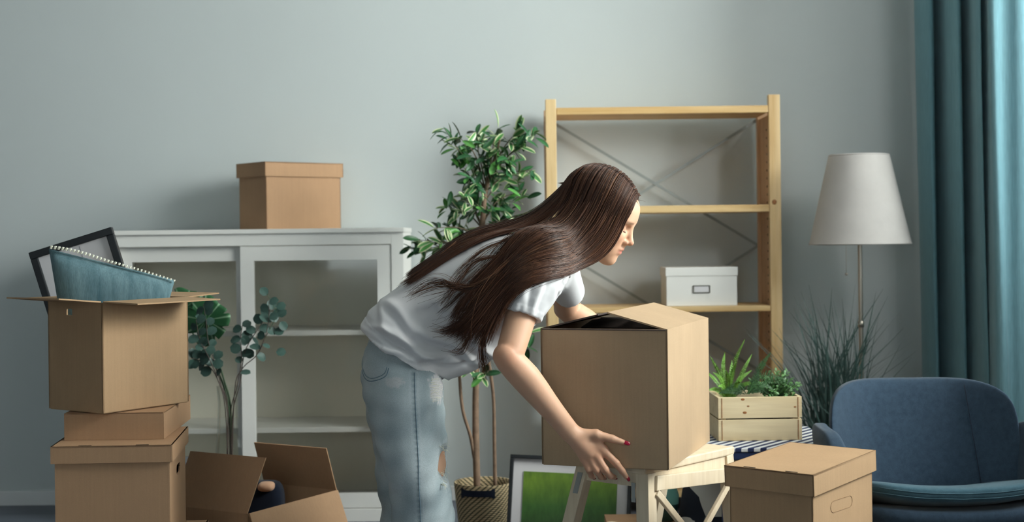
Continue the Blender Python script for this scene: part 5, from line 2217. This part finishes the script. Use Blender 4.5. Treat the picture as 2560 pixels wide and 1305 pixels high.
    w = .55 * np.exp(-(dd / .006) ** 2) * (.5 + .5 * np.sin(V[nearv][:, 2] * 2 * math.pi / .014))
    C[nearv] = C[nearv] * (1 - w[:, None]) + np.array(lin(84, 108, 124)[:3]) * w[:, None]
    w = .45 * np.exp(-((dd - .010) / .004) ** 2)
    C[nearv] = C[nearv] * (1 - w[:, None]) + np.array(lin(196, 206, 210)[:3]) * w[:, None]
    jeans = fast_mesh('jeans', V, Fq, 'jeans', body, C)
    jeans['label'] = 'light blue ripped jeans'

    def seam(pts, r, name, mat='stitch', parent=jeans, n=40):
        rows_ = catmull(pts, n)
        ps = [on_cloth(a, b) for a, b in rows_]
        ps = [A3(p) for p in ps if p is not None]
        if len(ps) < 4:
            return
        tv, tf = tube_geo(ps, [r] * len(ps), 5)
        mesh_obj(name, tv, tf, mat, parent, True)

    seam([(1036, 932), (1038, 1000), (1042, 1080), (1046, 1150), (1048, 1220), (1052, 1300), (1054, 1380)], .0009, 'side_seam')
    seam([(905, 925), (912, 945), (926, 953), (950, 948), (966, 938), (972, 920)], .0011, 'pocket_stitch')
    seam([(906, 919), (914, 938), (928, 946), (949, 941), (962, 932), (967, 918)], .0009, 'pocket_stitch')
    # frayed threads at the torn knee and thigh
    rr = random.Random(3)
    for k in range(26):
        y0 = 1108 + 105 * rr.random()
        p0 = on_cloth(1104 + rr.uniform(-6, 4), y0)
        if p0 is None:
            continue
        p1 = p0 + Vector((rr.uniform(.004, .018), rr.uniform(-.01, .005), rr.uniform(-.022, .004)))
        tv, tf = tube_geo([A3(p0), A3((p0 + p1) / 2) + np.array((.003, -.003, .002)), A3(p1)], [.0007, .0006, .0004], 4)
        mesh_obj('frayed_thread', tv, tf, 'trim', jeans)
    for k in range(16):
        yy = 948 + k * 3.6 + rr.uniform(-1, 1)
        a = [on_cloth(1078 + rr.uniform(-3, 3) + i * 7, yy + rr.uniform(-1.5, 1.5)) for i in range(5)]
        a = [A3(p) for p in a if p is not None]
        if len(a) > 2:
            tv, tf = tube_geo(a, [.0006] * len(a), 4)
            mesh_obj('frayed_thread', tv, tf, 'trim', jeans)
    # shoes
    for rws in (jr, jl):
        e = rws[-1]
        v, f = superquad(.125, .042, .040, .7, .7, 40, 20)
        v = v.copy()
        v[:, 2] *= np.where(v[:, 0] > .02, .65, 1.0)
        so = mesh_obj('shoe', v + np.array((e[0] + .035, e[1], .045)), f, 'trim', body, True)
        v, f = superquad(.132, .048, .012, .4, .7, 40, 10)
        mesh_obj('sole', v + np.array((e[0] + .035, e[1], .0125)), f, 'white', so, True)

    # ------------------------------------------------------------ finger nails, lashes
    def nail(tip, prev, out, size, name='fingernail'):
        tip, prev, out = A3(tip), A3(prev), unit(out)
        d = unit(tip - prev)
        nrm = unit(out - d * (out @ d))
        sd = np.cross(d, nrm)
        v, f = superquad(size * 1.15, size * .62, size * .20, .9, .8, 16, 8)
        w = v @ np.stack([d, sd, nrm])
        o_ = mesh_obj(name, w + tip + d * size * .55 + nrm * size * .62, f, 'nail', body, True)
        o_['label'] = 'dark red painted fingernail'

    nail(thR[3], thR[2], (.15, -1, .35), .0085)
    nail(fingR[0][3], fingR[0][2], (.35, -1, .15), .0075)
    nail(fingR[1][3], fingR[1][2], (.4, -.3, -1), .0075)
    nail(fingR[2][3], fingR[2][2], (.4, -.3, -1), .0072)
    nail(fingR[3][3], fingR[3][2], (.4, -.3, -1), .0065)
    for s in (-1, 1):
        pts = []
        for i in range(11):
            t = i / 10 * 2 - 1
            pts.append(hp(.0868 - .0072 * t * t - .0015 * t, s * (.033 + .0135 * t), -.0030 - .0026 * (1 - t * t)))
        tv, tf = tube_geo(pts, [.0004 + .0005 * math.sin(math.pi * i / 10) for i in range(11)], 6)
        ls = mesh_obj('eyelashes', tv, tf, 'lash', body, True)
        for i in range(2, 11):
            p = np.array(pts[i])
            d = unit(fw * .75 - up_ * .55 + lf * (s * .25 * (i / 5 - 1)))
            tv, tf = tube_geo([p, p + d * .003, p + d * .005 + up_ * .0006], [.0003, .00022, .0001], 4)
            mesh_obj('eyelash', tv, tf, 'lash', ls)
    return body


PERSON = build_person()


# ------------------------------------------------------------------ hair: many tapered strands following hand-laid flow lines
def hair(body):
    g = np.random.default_rng(11)
    RX, RY, RZ = .1025, .0835, .0895
    CE = np.array((-.018, 0, .040))
    # skull cap under the strands
    cap = [Ell(hp(*CE), np.array((RX, RY, RZ)) * HS * .985, HR, .01), he((-.045, 0, -.005), (.068, .072, .083), .03)]
    cap.append(Ell(hp(.112, -.020, -.045), np.array((.060, .080, .112)) * HS, HR, .012, True))
    cap.append(Ell(hp(.112, .030, -.045), np.array((.060, .080, .112)) * HS, HR, .012, True))
    V, Fq = sdf_mesh(cap, HC - .2, HC + .2, .005)
    cols = np.tile(np.array(lin(50, 35, 29)[:3]), (len(V), 1))
    hb = fast_mesh('hair', V, Fq, 'scalp', body, cols)
    hb['label'] = 'long straight dark brown hair'
    HY = HC[1]
    bvh = BVHTree.FromPolygons([tuple(v) for v in V], [tuple(f) for f in Fq])
    me = body.data
    n_ = len(me.vertices)
    bv = np.empty(n_ * 3, dtype=np.float32)
    me.vertices.foreach_get('co', bv)
    bv = bv.reshape(-1, 3)
    keep = np.linalg.norm(bv - HC, axis=1) < .16
    fq = np.empty(len(me.loops), dtype=np.int32)
    me.loops.foreach_get('vertex_index', fq)
    fq = fq.reshape(-1, 4)
    fq = fq[keep[fq].all(1)]
    bvh2 = BVHTree.FromPolygons([tuple(v) for v in bv], [tuple(f) for f in fq])
    eye = Vector((0, 0, CAMH))

    def lay(px, py, Y):
        """point on the flow line, never behind the head surface"""
        p = P(px, py, Y)
        d = (p - eye).normalized()
        for b in (bvh, bvh2):
            h = b.ray_cast(eye, d)
            if h[0] is not None and h[0].y - .004 < p.y:
                p = h[0] - d * .004
        return A3(p)

    def wrap(x0, th, sd=-1.0, drift=.012):
        x = x0 - drift * th ** 1.5
        ring = math.sqrt(max(.02, 1 - (x / RX) ** 2))
        return HC + HR @ ((CE + np.array((x, sd * RY * ring * math.sin(th), RZ * ring * math.cos(th)))) * HS)

    # guides: skull start (x along the parting) then (px, py, Y)
    side = [
        (.088, [(1574, 519, 3.61), (1557, 562, 3.60), (1538, 606, 3.594), (1508, 645, 3.586), (1462, 668, 3.574), (1400, 676, 3.545), (1335, 698, 3.505), (1278, 745, 3.475), (1244, 810, 3.465), (1228, 860, 3.468)]),
        (.074, [(1560, 520, 3.60), (1540, 566, 3.592), (1516, 612, 3.584), (1476, 650, 3.574), (1425, 668, 3.552), (1360, 680, 3.515), (1295, 718, 3.48), (1248, 770, 3.466), (1220, 830, 3.466), (1208, 885, 3.47)]),
        (.055, [(1542, 515, 3.60), (1518, 566, 3.590), (1488, 612, 3.580), (1440, 646, 3.562), (1380, 664, 3.53), (1315, 690, 3.495), (1258, 735, 3.472), (1222, 785, 3.466), (1194, 835, 3.472), (1165, 872, 3.48)]),
        (.030, [(1518, 508, 3.60), (1490, 562, 3.588), (1452, 608, 3.575), (1400, 640, 3.55), (1335, 662, 3.515), (1275, 698, 3.485), (1228, 745, 3.472), (1195, 795, 3.470), (1155, 832, 3.482), (1100, 838, 3.495)]),
        (.000, [(1486, 500, 3.605), (1455, 555, 3.592), (1414, 600, 3.572), (1358, 634, 3.545), (1298, 662, 3.512), (1245, 700, 3.488), (1208, 745, 3.478), (1170, 792, 3.482), (1130, 818, 3.49), (1086, 826, 3.50)]),
        (-.035, [(1452, 492, 3.62), (1420, 545, 3.605), (1375, 590, 3.582), (1320, 624, 3.552), (1265, 652, 3.522), (1220, 690, 3.502), (1188, 735, 3.490), (1170, 785, 3.488), (1160, 832, 3.49), (1170, 868, 3.492)]),
        (-.065, [(1420, 488, 3.64), (1386, 538, 3.625), (1338, 580, 3.602), (1285, 610, 3.572), (1236, 640, 3.542), (1195, 672, 3.520), (1160, 700, 3.510), (1118, 722, 3.508), (1075, 728, 3.512), (1030, 738, 3.52)])]
    back = [
        (-.062, [(1416, 490, 3.645), (1376, 538, 3.63), (1316, 574, 3.622), (1245, 596, 3.608), (1170, 618, 3.60), (1102, 660, 3.597), (1042, 703, 3.59), (1012, 718, 3.59)]),
        (-.070, [(1408, 486, 3.66), (1360, 536, 3.65), (1300, 570, 3.635), (1235, 592, 3.615), (1165, 614, 3.605), (1100, 656, 3.60), (1040, 700, 3.595), (1012, 716, 3.595)]),
        (-.085, [(1396, 484, 3.69), (1348, 528, 3.68), (1292, 558, 3.67), (1232, 574, 3.66), (1172, 592, 3.65), (1108, 636, 3.645), (1050, 678, 3.64), (1010, 706, 3.64)]),
        (-.094, [(1392, 482, 3.72), (1342, 528, 3.72), (1286, 556, 3.72), (1228, 568, 3.71), (1168, 584, 3.70), (1105, 628, 3.70), (1052, 668, 3.69), (1016, 696, 3.69)]),
        (-.098, [(1395, 485, 3.75), (1345, 540, 3.76), (1290, 562, 3.78), (1235, 575, 3.76), (1175, 600, 3.75), (1120, 640, 3.74)])]
    NP = 30
    S = []                                     # (points, radius, colour, layer height)
    pal = [np.array(lin(*c)[:3]) for c in ((72, 45, 33), (90, 59, 43), (56, 36, 28), (116, 78, 56), (142, 102, 76))]
    PR = [.32, .26, .20, .15, .07]

    def family(guides, count, jit, lo=0.0, hi=1.0, length=(0.82, 1.0), r0=.0011, spread=1.0, layer=.010, th0=.5):
        gs = []
        for x0, pts in guides:
            g3 = [wrap(x0, 0), wrap(x0, th0)] + [lay(*q) for q in pts]
            gs.append(catmull([tuple(q) for q in g3], NP))
        gs = np.array(gs)
        for _ in range(count):
            t = (lo + (hi - lo) * g.random()) * (len(gs) - 1)
            lock = round(t * 3) / 3                # strands gather into locks
            t = np.clip(t * .6 + lock * .4, 0, len(gs) - 1)
            i = min(int(t), len(gs) - 2)
            f = t - i
            base = gs[i] * (1 - f) + gs[i + 1] * f
            s = np.linspace(0, 1, NP)[:, None]
            off = g.normal(0, 1, 3) * jit
            wig = np.stack([np.sin(s[:, 0] * g.uniform(4, 9) + g.uniform(0, 6)) for _ in range(3)], 1) * g.uniform(.2, 1.0) * jit * 1.1
            p = base + off * (.2 + 1.1 * s * spread) + wig * s
            m = max(8, int(NP * g.uniform(*length)))
            lockc = pal[(int(lock * 3) * 7 + 3) % 3]
            c = pal[g.choice(5, p=PR)] * .6 + lockc * .4
            S.append((p[:m], r0 * g.uniform(.7, 1.35), c, .0015 + layer * g.random() ** 1.5))

    family(side, 2300, .0032, 0, .93, (.80, 1.0))
    family(side, 240, .0060, .30, 1.0, (.88, 1.0), .0008, 2.2)
    family([side[-1], back[0]], 220, .003, 0, 1, (.30, .46), th0=.3)
    family(back, 1300, .0042, 0, 1.0, (.75, 1.0), layer=.008, th0=.15)
    # undercoat wrapping the skull on both sides of the parting
    for sd_, cnt_ in ((-1, 700), (1, 600)):
        for k in range(cnt_):
            x0 = g.uniform(-.098, .090)
            e = g.uniform(1.3, 1.8)
            p = np.array([wrap(x0, t, sd_) for t in np.linspace(0, e, 12)])
            S.append((p, .0010 * g.uniform(.7, 1.3), pal[g.choice(5, p=PR)], .0010 + .003 * g.random()))
    # loose wisps crossing the shirt
    wisps = [[(1290, 640, 3.50), (1230, 690, 3.485), (1170, 720, 3.495), (1110, 712, 3.51), (1060, 725, 3.515), (1020, 742, 3.52)],
             [(1260, 660, 3.50), (1200, 720, 3.49), (1150, 722, 3.50), (1110, 700, 3.51), (1070, 705, 3.52), (1030, 735, 3.52)],
             [(1250, 640, 3.53), (1190, 650, 3.52), (1150, 690, 3.52), (1120, 735, 3.51), (1100, 760, 3.51)],
             [(1240, 690, 3.48), (1180, 760, 3.485), (1145, 810, 3.49), (1120, 830, 3.49), (1085, 826, 3.50)],
             [(1230, 780, 3.465), (1212, 840, 3.47), (1208, 880, 3.475), (1212, 910, 3.475), (1222, 935, 3.475)],
             [(1220, 790, 3.465), (1206, 850, 3.47), (1204, 900, 3.475), (1214, 945, 3.478)],
             [(1200, 780, 3.475), (1170, 850, 3.485), (1150, 880, 3.49), (1130, 880, 3.49)],
             [(1270, 600, 3.56), (1215, 620, 3.545), (1165, 660, 3.54), (1130, 700, 3.53)],
             [(1280, 690, 3.48), (1230, 740, 3.478), (1195, 770, 3.484), (1160, 772, 3.49), (1130, 790, 3.50)],
             [(1140, 605, 3.64), (1090, 650, 3.62), (1045, 690, 3.61), (1008, 715, 3.605)]]
    for wv in wisps:
        base = catmull([tuple(A3(P(*q))) for q in wv], NP)
        for k in range(26):
            s = np.linspace(0, 1, NP)[:, None]
            off = g.normal(0, 1, 3) * np.array((.006, .002, .006))
            p = base + off * (.3 + s) + .003 * np.stack([np.sin(s[:, 0] * g.uniform(5, 10) + g.uniform(0, 6)) for _ in range(3)], 1) * s
            S.append((p, .0007 * g.uniform(.6, 1.3), pal[g.choice(5)], .002 + .006 * g.random()))
    # baby hair at the forehead
    for k in range(26):
        a = hp(.072 + g.uniform(-.008, .006), g.uniform(-.05, .02), .082 + g.uniform(-.012, .01))
        d = unit(fw * g.uniform(.2, 1) + up_ * g.uniform(-.2, .8) + lf * g.uniform(-.6, .4))
        L = g.uniform(.008, .028)
        S.append((np.array([a, a + d * L * .4, a + d * L * .75 - up_ * L * .1, a + d * L - up_ * L * .35]), .00035, pal[1], .0005))

    # lay the strands on head and shirt, each at its own height, then relax them
    lens = [len(x[0]) for x in S]
    cuts = np.cumsum(lens)[:-1]
    allp = np.concatenate([x[0] for x in S])
    marg = np.concatenate([np.full(len(x[0]), x[3]) for x in S])
    first = np.zeros(len(allp), bool)
    first[np.concatenate([[0], cuts])] = True
    last = np.roll(first, -1)

    def fn(prims, q):
        D = np.full(len(q), 1.0)
        for pr in prims:
            D = smin(D, pr(q), pr.k)
        return D

    for rep in range(3):
        for prims, extra in ((HEAD_SHELL, 0), (SHIRT_OUT, .0055)):
            d = fn(prims, allp) - extra
            m = np.nonzero(d < marg)[0]
            q = allp[m]
            e = .003
            gr = np.stack([fn(prims, q + np.eye(3)[a] * e) - fn(prims, q - np.eye(3)[a] * e) for a in range(3)], 1)
            gr /= np.linalg.norm(gr, axis=1)[:, None] + 1e-9
            allp[m] = q + gr * np.clip(marg[m] - d[m], 0, .06)[:, None]
        for _ in range(3 if rep < 2 else 0):
            sm = .25 * np.roll(allp, 1, 0) + .5 * allp + .25 * np.roll(allp, -1, 0)
            allp = np.where((first | last)[:, None], allp, sm)
    VV, FF, CC = [], [], []
    cnt = 0
    for p, (_, r0, col, _m) in zip(np.split(allp, cuts), S):
        n = len(p)
        rr_ = r0 * (1 - .78 * np.linspace(0, 1, n) ** 2.2)
        T = np.gradient(p, axis=0)
        T /= np.linalg.norm(T, axis=1)[:, None] + 1e-12
        u = np.cross(T, np.array((.2, 1, .3)))
        u /= np.linalg.norm(u, axis=1)[:, None] + 1e-9
        v = np.cross(T, u)
        VV.append(np.stack([p + (u * math.cos(a) + v * math.sin(a)) * rr_[:, None] for a in (0, 2.094, 4.189)], 1).reshape(-1, 3))
        i = np.arange(n - 1) * 3 + cnt
        FF.append(np.concatenate([np.stack([i + k, i + (k + 1) % 3, i + 3 + (k + 1) % 3, i + 3 + k], 1) for k in range(3)]))
        CC.append(np.repeat(col[None] * np.linspace(.92, 1.12, n)[:, None], 3, axis=0))
        cnt += n * 3
    st = fast_mesh('hair_strands', np.concatenate(VV), np.concatenate(FF), 'hair', hb, np.concatenate(CC))
    st['kind'] = 'stuff'


hair(PERSON)
